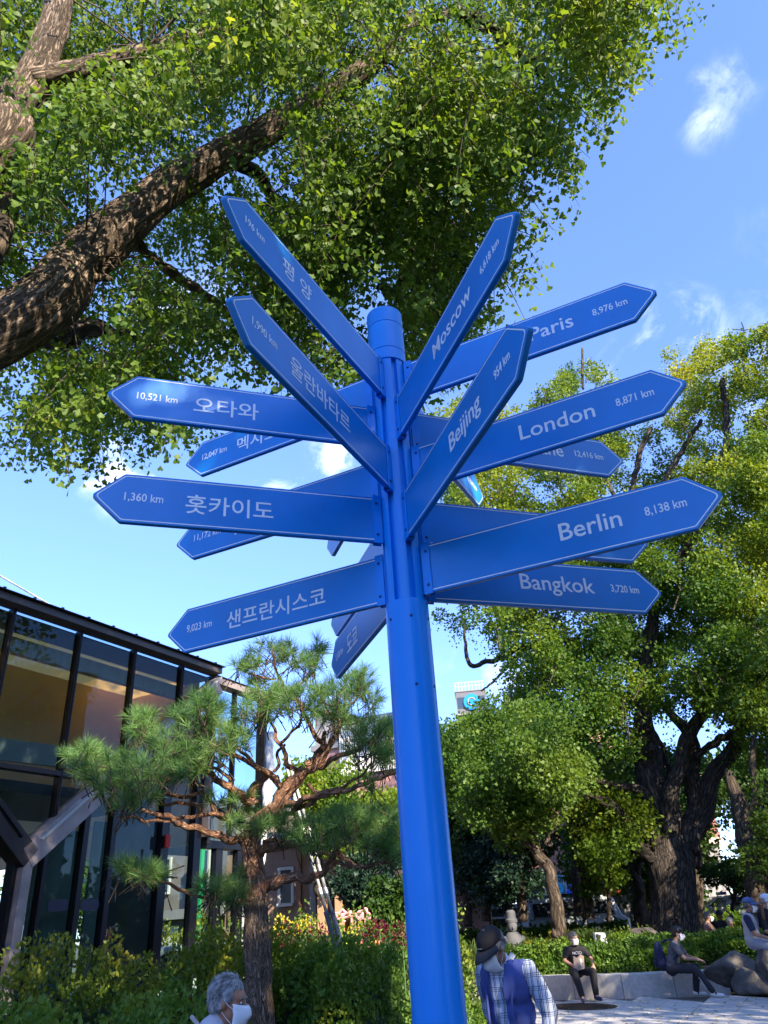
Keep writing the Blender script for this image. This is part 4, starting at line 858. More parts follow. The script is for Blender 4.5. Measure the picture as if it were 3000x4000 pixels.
# ------------------------------------------------------------------ red pine
pine_bark = bark_mat('pine_bark', (.14, .055, .03), (.62, .36, .24), scale=16, dist=.02)
pine_low = bark_mat('pine_bark_low', (.06, .042, .034), (.42, .31, .23), scale=16, dist=.03)
needle_m = leaf_mat('pine_needle', [(0, (.06, .145, .045)), (.5, (.13, .26, .08)), (.93, (.22, .34, .12)), (1, (.34, .34, .14))], trans=.42, vs_=1.4)
pine = empty('pine_tree', 'red pine with twisting bare branches and needle pads in front of the pavilion', 'tree')
c4c = lambda x, y: (200 + x * .84388, 2400 + y * .84388)
def PB(name, pts, rads, m_=pine_bark, seg=12, n=8, wob=.7, **kw):
    return limb(name, [A(*c4c(x, y), d) for x, y, d in pts], [q * .80 for q in rads], m_, pine, seg=seg, n=n, wob=wob, rs=1.6, **kw)
limb('trunk', [(-1.06, 6.95, -.1), A(1012, 3960, 7.0), A(1008, 3800, 7.0), A(1004, 3640, 7.0), A(1000, 3500, 7.0)], [.14, .112, .105, .10, .095], pine_low, pine, seg=40, n=14, furrow=.10, rs=1.6)
limb('trunk', [A(1001, 3520, 7.0), A(992, 3400, 7.0), A(978, 3320, 7.0), A(990, 3240, 7.0), A(1040, 3190, 6.98), A(1085, 3150, 6.95), A(1110, 3100, 6.9), A(1150, 3060, 6.85), A(1190, 3005, 6.8)], [.095, .088, .08, .074, .07, .067, .06, .058, .05], pine_bark, pine, seg=30, n=12, furrow=.09, rs=1.6)
PB('branch', [(985, 1260, 7), (1050, 1245, 6.9), (1110, 1222, 6.8), (1200, 1215, 6.7), (1270, 1175, 6.6), (1310, 1130, 6.5)], [.07, .06, .045, .04, .03, .02], seg=16)
PB('branch', [(1300, 1150, 6.52), (1340, 1160, 6.45), (1375, 1175, 6.4)], [.025, .025, .02])
PB('branch', [(965, 1110, 7), (1010, 1075, 6.9), (1080, 1075, 6.8), (1150, 1070, 6.7), (1210, 1080, 6.6), (1280, 1110, 6.5), (1340, 1105, 6.4)], [.055, .045, .035, .03, .028, .025, .012])
PB('branch', [(1310, 1070, 6.5), (1350, 1125, 6.4), (1420, 1165, 6.3), (1500, 1160, 6.2), (1570, 1140, 6.15), (1625, 1105, 6.1)], [.022, .024, .024, .02, .016, .01])
PB('branch', [(985, 1055, 7), (1040, 1045, 6.9), (1090, 1050, 6.8), (1140, 1065, 6.7)], [.025, .025, .02, .018])
PB('branch', [(890, 1050, 7.0), (780, 1020, 6.9), (680, 985, 6.8), (600, 970, 6.7), (570, 955, 6.65), (540, 935, 6.6), (470, 925, 6.55), (415, 905, 6.5)], [.05, .038, .034, .03, .028, .025, .022, .012])
PB('branch', [(565, 950, 6.65), (520, 955, 6.6), (430, 955, 6.5), (370, 940, 6.4), (300, 940, 6.3)], [.02, .016, .014, .012, .008])
PB('branch', [(830, 955, 7.1), (770, 925, 7.0), (700, 925, 6.9), (620, 940, 6.8), (570, 945, 6.7)], [.03, .024, .022, .02, .015])
PB('branch', [(820, 950, 7.1), (760, 915, 7.0), (735, 860, 6.95), (700, 810, 6.9)], [.025, .025, .022, .018])
PB('branch', [(690, 925, 6.95), (665, 880, 6.9), (600, 875, 6.8), (530, 875, 6.7), (460, 835, 6.6)], [.02, .018, .018, .015, .01])
PB('branch', [(690, 820, 6.9), (640, 845, 6.8), (590, 845, 6.75), (520, 825, 6.7)], [.016, .02, .02, .02])
PB('branch', [(930, 865, 7.0), (870, 830, 6.9), (800, 785, 6.8), (740, 745, 6.7), (680, 705, 6.6), (620, 675, 6.5), (560, 640, 6.4)], [.05, .042, .036, .032, .028, .022, .012])
PB('branch', [(830, 790, 6.85), (825, 755, 6.85), (770, 720, 6.8), (700, 690, 6.7), (650, 660, 6.6)], [.02, .02, .018, .015, .01])
PB('branch', [(940, 870, 7.0), (935, 800, 6.95), (985, 760, 6.9), (1010, 740, 6.85)], [.05, .045, .035, .03])
PB('branch', [(1020, 745, 6.85), (960, 710, 6.8), (880, 675, 6.7), (800, 630, 6.6), (720, 590, 6.5), (690, 550, 6.4), (715, 505, 6.4)], [.03, .026, .024, .022, .02, .018, .014])
PB('branch', [(1085, 800, 6.9), (1040, 760, 6.85), (1000, 730, 6.8), (950, 700, 6.75), (900, 655, 6.7), (860, 610, 6.65)], [.045, .04, .034, .028, .02, .014])
PB('branch', [(1075, 810, 6.9), (1120, 775, 6.85), (1170, 735, 6.8), (1230, 690, 6.75), (1280, 640, 6.7), (1310, 570, 6.65), (1330, 490, 6.6), (1270, 450, 6.55)], [.065, .055, .05, .04, .035, .03, .025, .015])
PB('branch', [(1180, 700, 6.8), (1230, 650, 6.8), (1260, 600, 6.8), (1265, 540, 6.8)], [.05, .04, .035, .02])
PB('branch', [(1150, 735, 6.85), (1095, 700, 6.8), (1085, 650, 6.75), (1050, 590, 6.7), (1040, 540, 6.7), (1010, 490, 6.65)], [.03, .028, .025, .022, .018, .012])
PB('branch', [(1060, 600, 6.7), (1110, 550, 6.65), (1150, 510, 6.6), (1165, 450, 6.55), (1220, 440, 6.5)], [.018, .016, .015, .014, .01])
PB('branch', [(1030, 730, 6.8), (1055, 690, 6.8), (1050, 640, 6.8), (1080, 600, 6.75)], [.02, .02, .018, .012])
PB('branch', [(1240, 710, 6.75), (1320, 665, 6.6), (1400, 635, 6.5), (1460, 600, 6.4), (1510, 590, 6.3)], [.03, .028, .024, .02, .014])
PB('branch', [(1060, 885, 6.95), (1150, 865, 6.8), (1250, 830, 6.65), (1350, 815, 6.5), (1450, 785, 6.4), (1530, 755, 6.3), (1600, 725, 6.2)], [.04, .034, .03, .026, .022, .02, .012])
PB('branch', [(1115, 915, 6.9), (1170, 885, 6.85), (1240, 850, 6.7), (1290, 830, 6.6)], [.03, .028, .024, .02])
PB('branch', [(1190, 785, 6.85), (1220, 820, 6.8), (1280, 820, 6.7), (1350, 795, 6.6), (1430, 750, 6.5), (1480, 690, 6.4)], [.02, .018, .017, .016, .013, .01])
PB('branch', [(1280, 640, 6.7), (1200, 520, 6.7), (1160, 430, 6.65), (1100, 370, 6.6), (1050, 280, 6.55), (1030, 200, 6.5), (1020, 150, 6.5)], [.03, .026, .024, .02, .016, .013, .008])
PB('branch', [(1040, 300, 6.55), (960, 290, 6.5), (900, 265, 6.5), (860, 240, 6.5)], [.012, .012, .01, .007])
PB('branch', [(1110, 360, 6.6), (1170, 310, 6.6), (1220, 260, 6.6), (1240, 180, 6.6)], [.014, .012, .01, .007])
PB('branch', [(650, 1300, 7.0), (600, 1275, 6.9), (555, 1255, 6.8), (505, 1235, 6.75)], [.012, .018, .016, .012])
PB('branch', [(900, 1330, 7.0), (800, 1310, 6.95), (720, 1310, 6.95), (650, 1300, 7.0)], [.03, .018, .015, .012])
pads = [(455, 700, 6.5, 195, 90, 120), (150, 650, 6.4, 95, 55, 40), (250, 720, 6.4, 130, 80, 60), (340, 830, 6.4, 160, 70, 60), (440, 520, 6.7, 80, 75, 38), (400, 470, 6.7, 50, 30, 12), (700, 440, 6.6, 120, 90, 75), (800, 560, 6.6, 140, 90, 75),
        (1000, 175, 6.5, 90, 60, 26), (860, 240, 6.5, 45, 25, 10), (940, 230, 6.5, 60, 45, 14), (1100, 190, 6.55, 90, 70, 26), (1240, 150, 6.6, 40, 45, 14), (1200, 240, 6.6, 80, 60, 26), (1020, 330, 6.6, 130, 60, 44), (1150, 400, 6.6, 170, 80, 84), (950, 440, 6.6, 130, 80, 52),
        (1330, 360, 6.5, 140, 80, 66), (1420, 300, 6.5, 80, 60, 26), (1480, 400, 6.4, 50, 60, 18), (1450, 520, 6.4, 130, 70, 50), (1560, 540, 6.3, 50, 60, 20), (1300, 470, 6.6, 90, 60, 30), (1450, 620, 6.35, 130, 50, 34), (560, 600, 6.5, 110, 70, 44), (640, 700, 6.55, 90, 60, 26),
        (930, 950, 6.85, 115, 60, 56), (1060, 960, 6.8, 70, 50, 24), (1230, 1010, 6.5, 140, 75, 78), (1370, 960, 6.4, 130, 80, 66), (1480, 1020, 6.3, 110, 90, 54), (1560, 1080, 6.2, 60, 60, 24), (1530, 930, 6.3, 90, 70, 36), (1540, 640, 6.3, 70, 60, 22),
        (330, 1165, 6.7, 65, 38, 20), (420, 1190, 6.8, 90, 42, 26), (500, 1180, 6.85, 50, 40, 14), (740, 1260, 6.9, 95, 48, 32), (830, 1290, 6.95, 90, 50, 30), (880, 1230, 7.0, 50, 60, 18), (830, 850, 7.2, 120, 40, 34), (600, 480, 6.7, 60, 50, 20), (1480, 760, 6.3, 60, 50, 12), (760, 640, 6.7, 90, 40, 20)]
TC, TD = [], []
for x, y, d, rx, ry, k in pads:
    k = int(k * .66)
    for _ in range(k):
        a = rng.random() * 6.283; q = math.sqrt(rng.random()); px, py = c4c(x + math.cos(a) * rx * q, y + math.sin(a) * ry * q)
        dd = d + rng.uniform(-.55, .55) * rx / 150; TC.append(at_dist(px, py, dd)); TD.append(np.array([math.cos(a) * q * .9, rng.uniform(-.6, .4), .55 - math.sin(a) * q * .7]) + rng.normal(size=3) * .25)
TC = np.array(TC); TD = np.array(TD); TD /= np.linalg.norm(TD, axis=1, keepdims=True); nt, nn = len(TC), 54
ND = TD[:, None, :] * rng.uniform(.15, 1.3, (nt, nn, 1)) + rng.normal(size=(nt, nn, 3)) * .72; ND /= np.linalg.norm(ND, axis=2, keepdims=True)
NP = TC[:, None, :] - TD[:, None, :] * (rng.random((nt, nn, 1)) * .055); NP = NP.reshape(-1, 3); ND = ND.reshape(-1, 3)
NEEDLE = (np.array([(-.015, 0, 0), (.015, 0, 0), (.012, .55, .02), (-.012, .55, .02), (0, 1.0, -.02)]), np.array([(0, 1, 2), (0, 2, 3), (3, 2, 4)]))
rv = np.clip(np.repeat(rng.random(nt), nn) * .75 + rng.random(nt * nn) * .25, 0, 1)
tag(leaves('needles', NP, ND, .112 * (.75 + .45 * rng.random(nt * nn)), NEEDLE, needle_m, pine, rnd=rv), kind='stuff')
tw = []
for c, d in zip(TC, TD):
    s = c - d * rng.uniform(.14, .26) + np.array([0, 0, -.04]); tw.append([s, (s + c) / 2 + rng.normal(size=3) * .01, c])
twigs('twigs', tw, .006, pine)

# ------------------------------------------------------------------ hedges and planting
box_leaf = leaf_mat('hedge_leaf', [(0, (.045, .11, .02)), (.5, (.10, .20, .03)), (.85, (.16, .26, .03)), (1, (.30, .32, .04))], trans=.35, vs_=1.6)
box_leaf_y = leaf_mat('hedge_leaf_yellowing_sunlit', [(0, (.03, .075, .012)), (.4, (.085, .16, .02)), (.7, (.20, .25, .03)), (1, (.45, .34, .03))], trans=.3, vs_=1.5)
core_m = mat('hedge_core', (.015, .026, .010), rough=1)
def hedge(label, path, w, z0, z1, n, size, m_, name='hedge', noise_=.10, group=None, shoots=60, crown_pow=2.6, wild=.4):
    r = empty(name, label, 'hedge', group=group); P = catmull([(a, b, 0) for a, b in path], 14); s = np.concatenate([[0], np.cumsum(np.linalg.norm(np.diff(P, axis=0), axis=1))]); tot = s[-1]
    def cross(th, k):   # superellipse section, th 0..pi
        c, sn = np.cos(th), np.sin(th); return np.sign(c) * np.abs(c) ** (2 / k), np.abs(sn) ** (2 / k)
    def place(sv, th, rad):
        x = np.interp(sv, s, P[:, 0]); y = np.interp(sv, s, P[:, 1]); x2 = np.interp(np.minimum(sv + .05, tot), s, P[:, 0]); y2 = np.interp(np.minimum(sv + .05, tot), s, P[:, 1]); xb = np.interp(np.maximum(sv - .05, 0), s, P[:, 0]); yb = np.interp(np.maximum(sv - .05, 0), s, P[:, 1])
        tx, ty = x2 - xb, y2 - yb; l = np.hypot(tx, ty) + 1e-9; tx, ty = tx / l, ty / l; cx, cz = cross(th, crown_pow)
        return np.stack([x - ty * cx * w * rad, y + tx * cx * w * rad, z0 + (z1 - z0) * cz * rad], 1), np.stack([-ty * cx, tx * cx, cz * 1.0], 1)
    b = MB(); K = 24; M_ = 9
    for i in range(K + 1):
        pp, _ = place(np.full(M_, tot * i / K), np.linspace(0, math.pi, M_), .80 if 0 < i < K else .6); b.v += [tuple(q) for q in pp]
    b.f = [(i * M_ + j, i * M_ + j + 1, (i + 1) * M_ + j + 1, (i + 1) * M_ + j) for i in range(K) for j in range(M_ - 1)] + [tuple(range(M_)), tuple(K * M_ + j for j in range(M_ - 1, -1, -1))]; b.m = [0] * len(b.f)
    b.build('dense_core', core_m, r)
    sv = rng.random(n) * tot; th = rng.random(n) * math.pi
    e = rng.random(n) < min(.5, .9 * w / tot); side = rng.random(n) < .5     # ends
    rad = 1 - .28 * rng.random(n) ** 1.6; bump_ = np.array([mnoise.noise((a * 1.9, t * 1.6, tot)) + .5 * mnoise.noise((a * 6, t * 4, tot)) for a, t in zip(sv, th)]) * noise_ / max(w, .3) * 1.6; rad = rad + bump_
    rad[e] *= np.sqrt(rng.random(e.sum())); sv[e] = np.where(side[e], rng.random(e.sum()) * .16 * w, tot - rng.random(e.sum()) * .16 * w)
    p, d = place(sv, th, rad); D = d * .8 + rng.normal(size=p.shape) * .75 + np.array([0, 0, .5])
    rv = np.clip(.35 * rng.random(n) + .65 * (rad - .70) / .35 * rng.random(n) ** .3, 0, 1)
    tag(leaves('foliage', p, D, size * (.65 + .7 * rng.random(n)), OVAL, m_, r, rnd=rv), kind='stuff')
    if shoots:
        sv = rng.random(shoots) * tot; p, d = place(sv, math.pi * (.25 + .5 * rng.random(shoots)), np.full(shoots, .98)); k = 16
        h = rng.uniform(.06, .26, shoots) * wild / .4; t = rng.random((shoots, k)); lean = rng.normal(size=(shoots, 2)) * .18
        Q = p[:, None, :] + np.stack([lean[:, :1] * h[:, None] * t, lean[:, 1:] * h[:, None] * t, h[:, None] * t], 2)
        DD = rng.normal(size=(shoots * k, 3)) * .7 + np.array([0, 0, .55]); tag(leaves('shoots', Q.reshape(-1, 3), DD, size * (.8 + .4 * rng.random(shoots * k)), OVAL, m_, r), kind='stuff')
    return r
hedge('tall loose hedge lower left in front of the pavilion, with upright leafy shoots', [(-5.6, 2.9), (-3.9, 4.1), (-2.6, 5.0), (-1.75, 5.75), (-1.5, 6.2)], .55, 0, 1.14, 42000, .042, box_leaf, shoots=170, wild=.5)
hedge('yellowing hedge left of the pine trunk behind the grey-haired man', [(-4.6, 6.6), (-2.6, 7.3), (-1.35, 7.35)], .5, 0, 1.42, 30000, .042, box_leaf_y, shoots=120)
hedge('rounded green hedge right of the pine trunk', [(-1.2, 7.5), (-.7, 7.35), (-.32, 7.15)], .52, 0, 1.42, 34000, .040, box_leaf, shoots=90)
hedge('low dark bush between the rounded hedge and the signpost', [(-.6, 9.4), (.15, 9.6), (.5, 9.5)], .35, 0, .78, 9000, .045, box_leaf, shoots=40)
hedge('low grassy clump on the paving edge between signpost and walking man', [(.55, 10.8), (.95, 11.0), (1.25, 11.0)], .35, -.05, .52, 8000, .06, box_leaf, shoots=50)
hedge('clipped hedge on the kerb planter right behind the seated man in black', [(-.8, 21.6), (.6, 21.1), (2.0, 20.4), (3.4, 19.7), (4.7, 19.0), (6.0, 18.6)], .62, .32, .90, 46000, .068, box_leaf, shoots=240, wild=.3)
hedge('clipped hedge above the boulders, between the man with backpack and the people behind', [(4.3, 22.6), (5.8, 21.3), (7.3, 20.2), (8.6, 19.0)], .75, .34, .93, 34000, .065, box_leaf, shoots=120, wild=.18)
hedge('distant low hedge in front of the white patrol car', [(9.5, 32.5), (13, 31.5), (18, 30)], .8, .3, 1.12, 16000, .12, box_leaf, shoots=60, wild=.7)
hedge('long shaded hedge far back below the tree row', [(-6, 27), (1, 28), (7, 28.5)], .9, .2, 1.12, 26000, .12, sm_leaf, shoots=80, wild=.8)
hedge('sunny bank of low shrubs left of the huge ginkgo trunk', [(3.2, 25.5), (5.2, 25.2), (6.8, 24.6)], .9, .3, .85, 22000, .075, box_leaf_y, shoots=120, wild=.5)  # yellow-green leaf colour stands in for sun on this bank

grass_m = leaf_mat('ornamental_grass', [(0, (.03, .065, .02)), (.6, (.08, .13, .035)), (1, (.22, .25, .11))], trans=.3)
def grass_clump(label, x, y, z, n, h, r, m_=grass_m, group='ornamental grass clumps in the bed', name='grass_clump', width=.012):
    o = empty(name, label, 'grass', (x, y, z), group=group); a = rng.random(n) * 6.283; L = h * (.6 + .5 * rng.random(n)); out_ = r * (.3 + rng.random(n)); K = 6
    V = np.zeros((n, K, 2, 3)); b0 = rng.normal(size=(n, 2)) * .1
    for j in range(K):
        t = j / (K - 1); rr = out_ * t ** 1.5; zz = L * (t - .42 * t ** 2.6); w = width * (1 - t * .85)
        cx, cy = b0[:, 0] + np.cos(a) * rr, b0[:, 1] + np.sin(a) * rr
        for s_, sg_ in ((0, -1), (1, 1)): V[:, j, s_] = np.stack([cx - np.sin(a) * w * sg_, cy + np.cos(a) * w * sg_, zz], 1)
    base = (np.arange(n) * K * 2)[:, None]; F = np.stack([base[:, 0][:, None] + np.array([j * 2, j * 2 + 1, j * 2 + 3, j * 2 + 2])[None] for j in range(K - 1)], 1).reshape(-1, 4)
    tag(np_mesh('blades', V.reshape(-1, 3), F, m_, o, rnd=np.repeat(rng.random(n), K - 1)), kind='stuff'); return o
gl = ['tall arching ornamental grass clump directly above the head of the seated man in black', 'arching ornamental grass clump at the foot of the slender leaning trunk', 'pale seeding grass clump just right of the signpost pole', 'pale seeding grass clump between signpost pole and black cap', 'arching grass clump right of the stone statue', 'low grass clump left of the small tan rock']
for (px, py, d, h, r, n), lb in zip([(2290, 3650, 22, 1.35, .9, 900), (2170, 3660, 22, 1.0, .7, 600), (1850, 3660, 20, 1.35, .6, 300), (1930, 3650, 20, 1.1, .6, 300), (2070, 3640, 23, .9, .7, 500), (2380, 3660, 23, .9, .6, 400)], gl):
    p = at_dist(px, py, d); grass_clump(lb, p[0], p[1], .32, n, h, r, width=.016)
p = at_dist(1600, 3640, 12.5); grass_clump('thin grass with fluffy heads beside the dark red cockscombs, left of the signpost', p[0], p[1], .2, 420, 1.3, .5, width=.008)

# flower bed: yellow flowering stems, dark red cockscombs, pale orange flowers
stem_m = leaf_mat('stem_leaf', [(0, (.04, .10, .02)), (.6, (.10, .19, .03)), (1, (.28, .32, .05))], trans=.35, vs_=2)
yel = leaf_mat('yellow_petal', [(0, (.45, .40, .03)), (1, (.75, .68, .08))], trans=.4); crim = leaf_mat('crimson_petal', [(0, (.05, .005, .015)), (1, (.17, .010, .04))], trans=.3); orn = leaf_mat('orange_petal', [(0, (.6, .28, .12)), (1, (.85, .5, .3))], trans=.3)
bed = hedge('bed of tall leafy stems in the flower border behind the rounded hedge', [(-2.4, 9.7), (-1.3, 9.9), (-.4, 10.2), (.3, 10.8)], .75, 0, 1.38, 30000, .05, stem_m, name='flower_border', shoots=260, wild=.9); bed['category'] = 'plants'
def flower(name, label, px, py, d, m_, k, r, h=.25, group=None, size=.035, flat=1.0):
    p = at_dist(px, py, d); o = empty(name, label, 'flower', tuple(p), group=group); q = rdir(k); q /= np.linalg.norm(q, axis=1, keepdims=True); q = q * (rng.random((k, 1)) ** .5) * r * np.array([1, 1, flat])
    tag(leaves('petals', q, q + rng.normal(size=q.shape) * .02 + np.array([0, 0, .01]), size * (.7 + .6 * rng.random(k)), OVAL, m_, o), kind='stuff')
    b = MB(); b.tube([(0, 0, 0), (.01, .01, -.3), (0, 0, -p[2] * .85)], [.008, .009, .01], 6); b.build('stem', mat('green_stem', (.05, .12, .03)), o); return o
cl = ['cockscomb flower nearest the pine trunk', 'big dark red cockscomb flower second from the pine trunk', 'dark red cockscomb flower under the leaning twin pole', 'red cockscomb flower right of the leaning twin pole, the lower one', 'dark red cockscomb flower standing highest of all', 'dark red cockscomb flower touching the signpost edge']
for (px, py, r), lb in zip([(1075, 3685, .10), (1128, 3655, .13), (1240, 3655, .11), (1440, 3658, .10), (1482, 3630, .09), (1568, 3652, .11)], cl):
    flower('cockscomb_flower', lb, px, py, 9.6, crim, 150, r, group='dark red cockscombs in the border', flat=1.15)
for i in range(13):
    flower('yellow_flower', 'small spike of yellow flowers in the sunny part of the border', 1085 + i * 17 + rng.uniform(-8, 8) if i < 9 else 1330 + (i - 9) * 26, (3600 + rng.uniform(-20, 45)) if i < 9 else 3640 + rng.uniform(-15, 15), 9.8, yel, 46, .05, group='yellow flower spikes in the border', size=.028, flat=2.0)
for i in range(7):
    flower('orange_flower', 'small pale orange flower low in the border by the twin pole foot', 1395 + i * 15, 3715 + rng.uniform(-22, 12), 8.9, orn, 26, .045, group='pale orange flowers low in the border', size=.03)

# pink lettering sculpture
pink = mat('pink_paint', (.72, .30, .32), rough=.45)
pk = empty('pink_letter_sign', 'pink freestanding three dimensional letters in the flower border', 'letter sign', tuple(at_dist(1372, 3590, 12.5)))
def pxl(x, y, d=12.5): return Vector(tuple(at_dist(1300 + x * .2411, 3400 + y * .2411, d)))
glyphs = [[[(40, 700), (90, 690)], [(10, 735), (70, 725)], [(10, 770), (60, 780), (70, 720)]],
          [[(95, 700), (150, 635), (205, 690)], [(85, 735), (215, 700)], [(130, 740), (190, 735)], [(120, 800), (180, 760), (150, 720)], [(120, 800), (190, 830)]],
          [[(270, 650), (280, 730)], [(230, 695), (320, 690)], [(240, 720), (270, 740)], [(330, 720), (370, 700), (350, 740), (330, 720)]],
          [[(370, 735), (420, 670), (480, 655)], [(420, 800), (480, 700)], [(400, 790), (440, 815), (500, 720)], [(475, 680), (490, 740)]],
          [[(510, 615), (535, 625), (545, 720)], [(560, 690), (580, 700), (575, 750)], [(520, 740), (540, 770), (600, 760)], [(560, 775), (605, 770)]]]
for gph in glyphs:
    b = MB()
    for st in gph: b.tube([pxl(*q) for q in st], .020, 6); b.tube([pxl(*q) + Vector((.01, .05, 0)) for q in st], .019, 6)
    o = b.build('letter', pink, pk); o.data.transform(Matrix.Translation(-pk.location))
b = MB(); b.tube([pxl(60, 790), pxl(300, 740), pxl(560, 790)], .015, 6)
for x in (100, 300, 520): b.tube([pxl(x, 770), pxl(x, 770) - Vector((0, 0, 1.2))], .014, 6)
o = b.build('support_rail', pink, pk); o.data.transform(Matrix.Translation(-pk.location))

# leaning twin pole with grey sleeve, white wrapped pole
al = mat('white_aluminium', (.62, .64, .66), rough=.35, metal=.3); sl = mat('sleeve_grey', (.09, .10, .13), rough=.5)
tp = empty('twin_pole', 'white telescopic twin pole with grey foot sleeve leaning behind the pine', 'support pole')
foot, kn, top = Vector(tuple(at_dist(1332, 3722, 8.3))), Vector(tuple(at_dist(1285, 3560, 8.35))), Vector(tuple(at_dist(1118, 2960, 8.6)))
ax = (top - foot).normalized(); sd = Vector((1, .1, 0)).normalized() * .028
low = foot - ax * 1.0
for s_ in (-1, 1):
    b = MB(); b.tube([kn + sd * s_, top + sd * s_ * .8], [.017, .014], 10); b.build('rod', al, tp, smooth=True)
    for f_ in (.12, .30, .5, .7): 
        b = MB(); c = kn.lerp(top, f_) + sd * s_; b.tube([c - ax * .03, c + ax * .03], .021, 10); b.build('joint_ring', sl if f_ == .3 else al, tp)
    b = MB(); b.tube([low + sd * s_, kn + sd * s_ * 1.05], [.026, .026], 10); b.build('sleeve', sl, tp, smooth=True)
for f_ in (.55, .8, .98): b = MB(); c = low.lerp(kn, f_); b.box(c, (.11, .05, .02)); b.build('clamp', sl, tp)
b = MB(); b.tube([low + Vector((0, 0, -.5)), low + Vector((0, 0, .05))], .05, 10); b.build('foot', sl, tp)
clo = mat('white_cloth', (.70, .72, .76), rough=.8, bump=.6, bscale=9, bdist=.03)
ws = empty('wrapped_pole', 'tall pole wrapped in white sheeting, showing between pine boughs beside the pavilion', 'wrapped pole')
wp = [at_dist(1055, 2860, 9.8), at_dist(1052, 3000, 9.8), at_dist(1045, 3090, 9.8), at_dist(1036, 3200, 9.8), at_dist(1026, 3340, 9.8), at_dist(1000, 3520, 9.8), at_dist(968, 3720, 9.8), at_dist(955, 3900, 9.8)]
limb('sheeting', wp[::-1], [.04, .05, .045, .035, .04, .06, .055, .05], clo, ws, seg=14, n=8, rough=.08, furrow=.12, wob=.2)

# ------------------------------------------------------------------ buildings round the park
def P2(px, d): v = at_dist(px, 3550, d); return np.array([v[0], v[1]])
wpane = mat('far_window', (.03, .045, .06), rough=.12, spec=.8); frame_w = mat('window_frame', (.45, .45, .43), rough=.5)
brick = mat('red_brick', (.36, .15, .115), rough=.85, var=.18, vscale=2, bump=.3, bscale=30)
brick_br = mat('brown_brick', (.24, .155, .11), rough=.85, var=.2, vscale=2)
conc = mat('concrete', (.20, .20, .20), rough=.8, var=.12, vscale=1.5); stone_w = mat('pale_stone', (.25, .24, .23), rough=.75, var=.08, vscale=2)
def block(name, label, pxL, dL, pxR, dR, z0, z1, m_, depth=8, wins=(), roof=None, roof_m=None):
    """building with its front from (pxL,dL) to (pxR,dR); wins = (s0,s1,z0,z1) rectangles along the front"""
    a, b_ = P2(pxL, dL), P2(pxR, dR); d = b_ - a; L = np.linalg.norm(d); d /= L; n = np.array([d[1], -d[0]])
    if n @ (-a) < 0: n = -n
    rt = empty(name, label, 'building', (a[0], a[1], 0)); Mx = Matrix(((d[0], n[0], 0, 0), (d[1], n[1], 0, 0), (0, 0, 1, 0), (0, 0, 0, 1)))
    m = MB(); m.box(Mx @ Vector((L / 2, -depth / 2, (z0 + z1) / 2)), (L, depth, z1 - z0), Mx.to_3x3()); m.build('wall', m_, rt)
    m = MB(); m.box(Mx @ Vector((L / 2, -depth / 2, z1 + .12)), (L + .3, depth + .3, .24), Mx.to_3x3()); m.build('parapet', roof_m or conc, rt)
    def put(name_, s0, s1, za, zb_, y0, y1, mm, par=rt, label_=None):
        k = MB(); k.box(Mx @ Vector(((s0 + s1) / 2, (y0 + y1) / 2, (za + zb_) / 2)), (s1 - s0, abs(y1 - y0), zb_ - za), Mx.to_3x3()); return k.build(name_, mm, par, label=label_)
    for (s0, s1, za, zb_) in wins:
        w = put('window', s0 * L, s1 * L, za, zb_, -.1, .03, wpane)
        t = .06
        put('frame', s0 * L - t, s1 * L + t, zb_, zb_ + t, -.05, .07, frame_w, w); put('sill', s0 * L - t, s1 * L + t, za - t, za, -.05, .12, frame_w, w)
        put('frame', s0 * L - t, s0 * L, za, zb_, -.05, .07, frame_w, w); put('frame', s1 * L, s1 * L + t, za, zb_, -.05, .07, frame_w, w)
        if (s1 - s0) * L > 1.2: put('mullion', (s0 + s1) / 2 * L - .03, (s0 + s1) / 2 * L + .03, za, zb_, 0, .06, frame_w, w)
    return rt, put, L, Mx
rt, put, L, Mx = block('brick_villa', 'brown brick villa with dark doorway behind the pine trunk', 880, 19.0, 1420, 17.6, 0, 3.3, brick_br, 6, [(.42, .5, 2.1, 2.75), (.16, .24, 1.3, 2.4)])
for s in (.555, .64): put('downpipe', s * L, s * L + .06, 0, 3.3, .02, .08, mat('pipe_rust', (.20, .09, .05), rough=.6))
put('buttress', .66 * L, .70 * L, 0, 3.3, -.1, .25, conc)
for s0, s1 in ((.74, .78), (.86, .90), (.97, 1.0)): put('porch_pillar', s0 * L, s1 * L, 0, 2.45, .05, .45, mat('pillar_sandstone', (.42, .25, .15), rough=.8))
put('porch_beam', .72 * L, 1.0 * L, 2.45, 3.0, .0, .5, brick_br); put('doorway', .79 * L, .85 * L, 0, 2.3, .0, .04, mat('door_dark', (.02, .02, .02), rough=.6)); put('doorway', .91 * L, .96 * L, 0, 2.3, .0, .04, mat('door_dark', (.02, .02, .02)))
rt, put, L, Mx = block('louvred_building', 'pink brick building with a white louvred upper storey behind the pine', 1240, 33, 1640, 31, 0, 8.2, mat('pink_brick', (.44, .23, .19), rough=.85, var=.12, vscale=2), 8, [(.12, .22, 5.3, 6.1), (.36, .46, 4.6, 5.6), (.36, .46, 2.2, 3.4)])
for k in range(30): put('louvre', L * .30 + k * .105, L * .30 + k * .105 + .055, 7.0, 9.2, .02, .22, mat('louvre_white', (.8, .78, .72), rough=.5))
put('upper_storey', L * .28, L * .28 + 3.3, 6.9, 9.3, -3, .0, stone_w)
put('upper_storey', 0, L * .25, 8.2, 9.9, -3, .0, stone_w)
rt, put, L, Mx = block('red_brick_shops', 'red brick block with a grey shop front and coloured shop sign', 2040, 52, 2345, 50, 3.6, 12.5, brick, 8, [(.05, .12, 8.6, 9.8), (.05, .12, 6.6, 7.6), (.78, .9, 9.5, 11)])
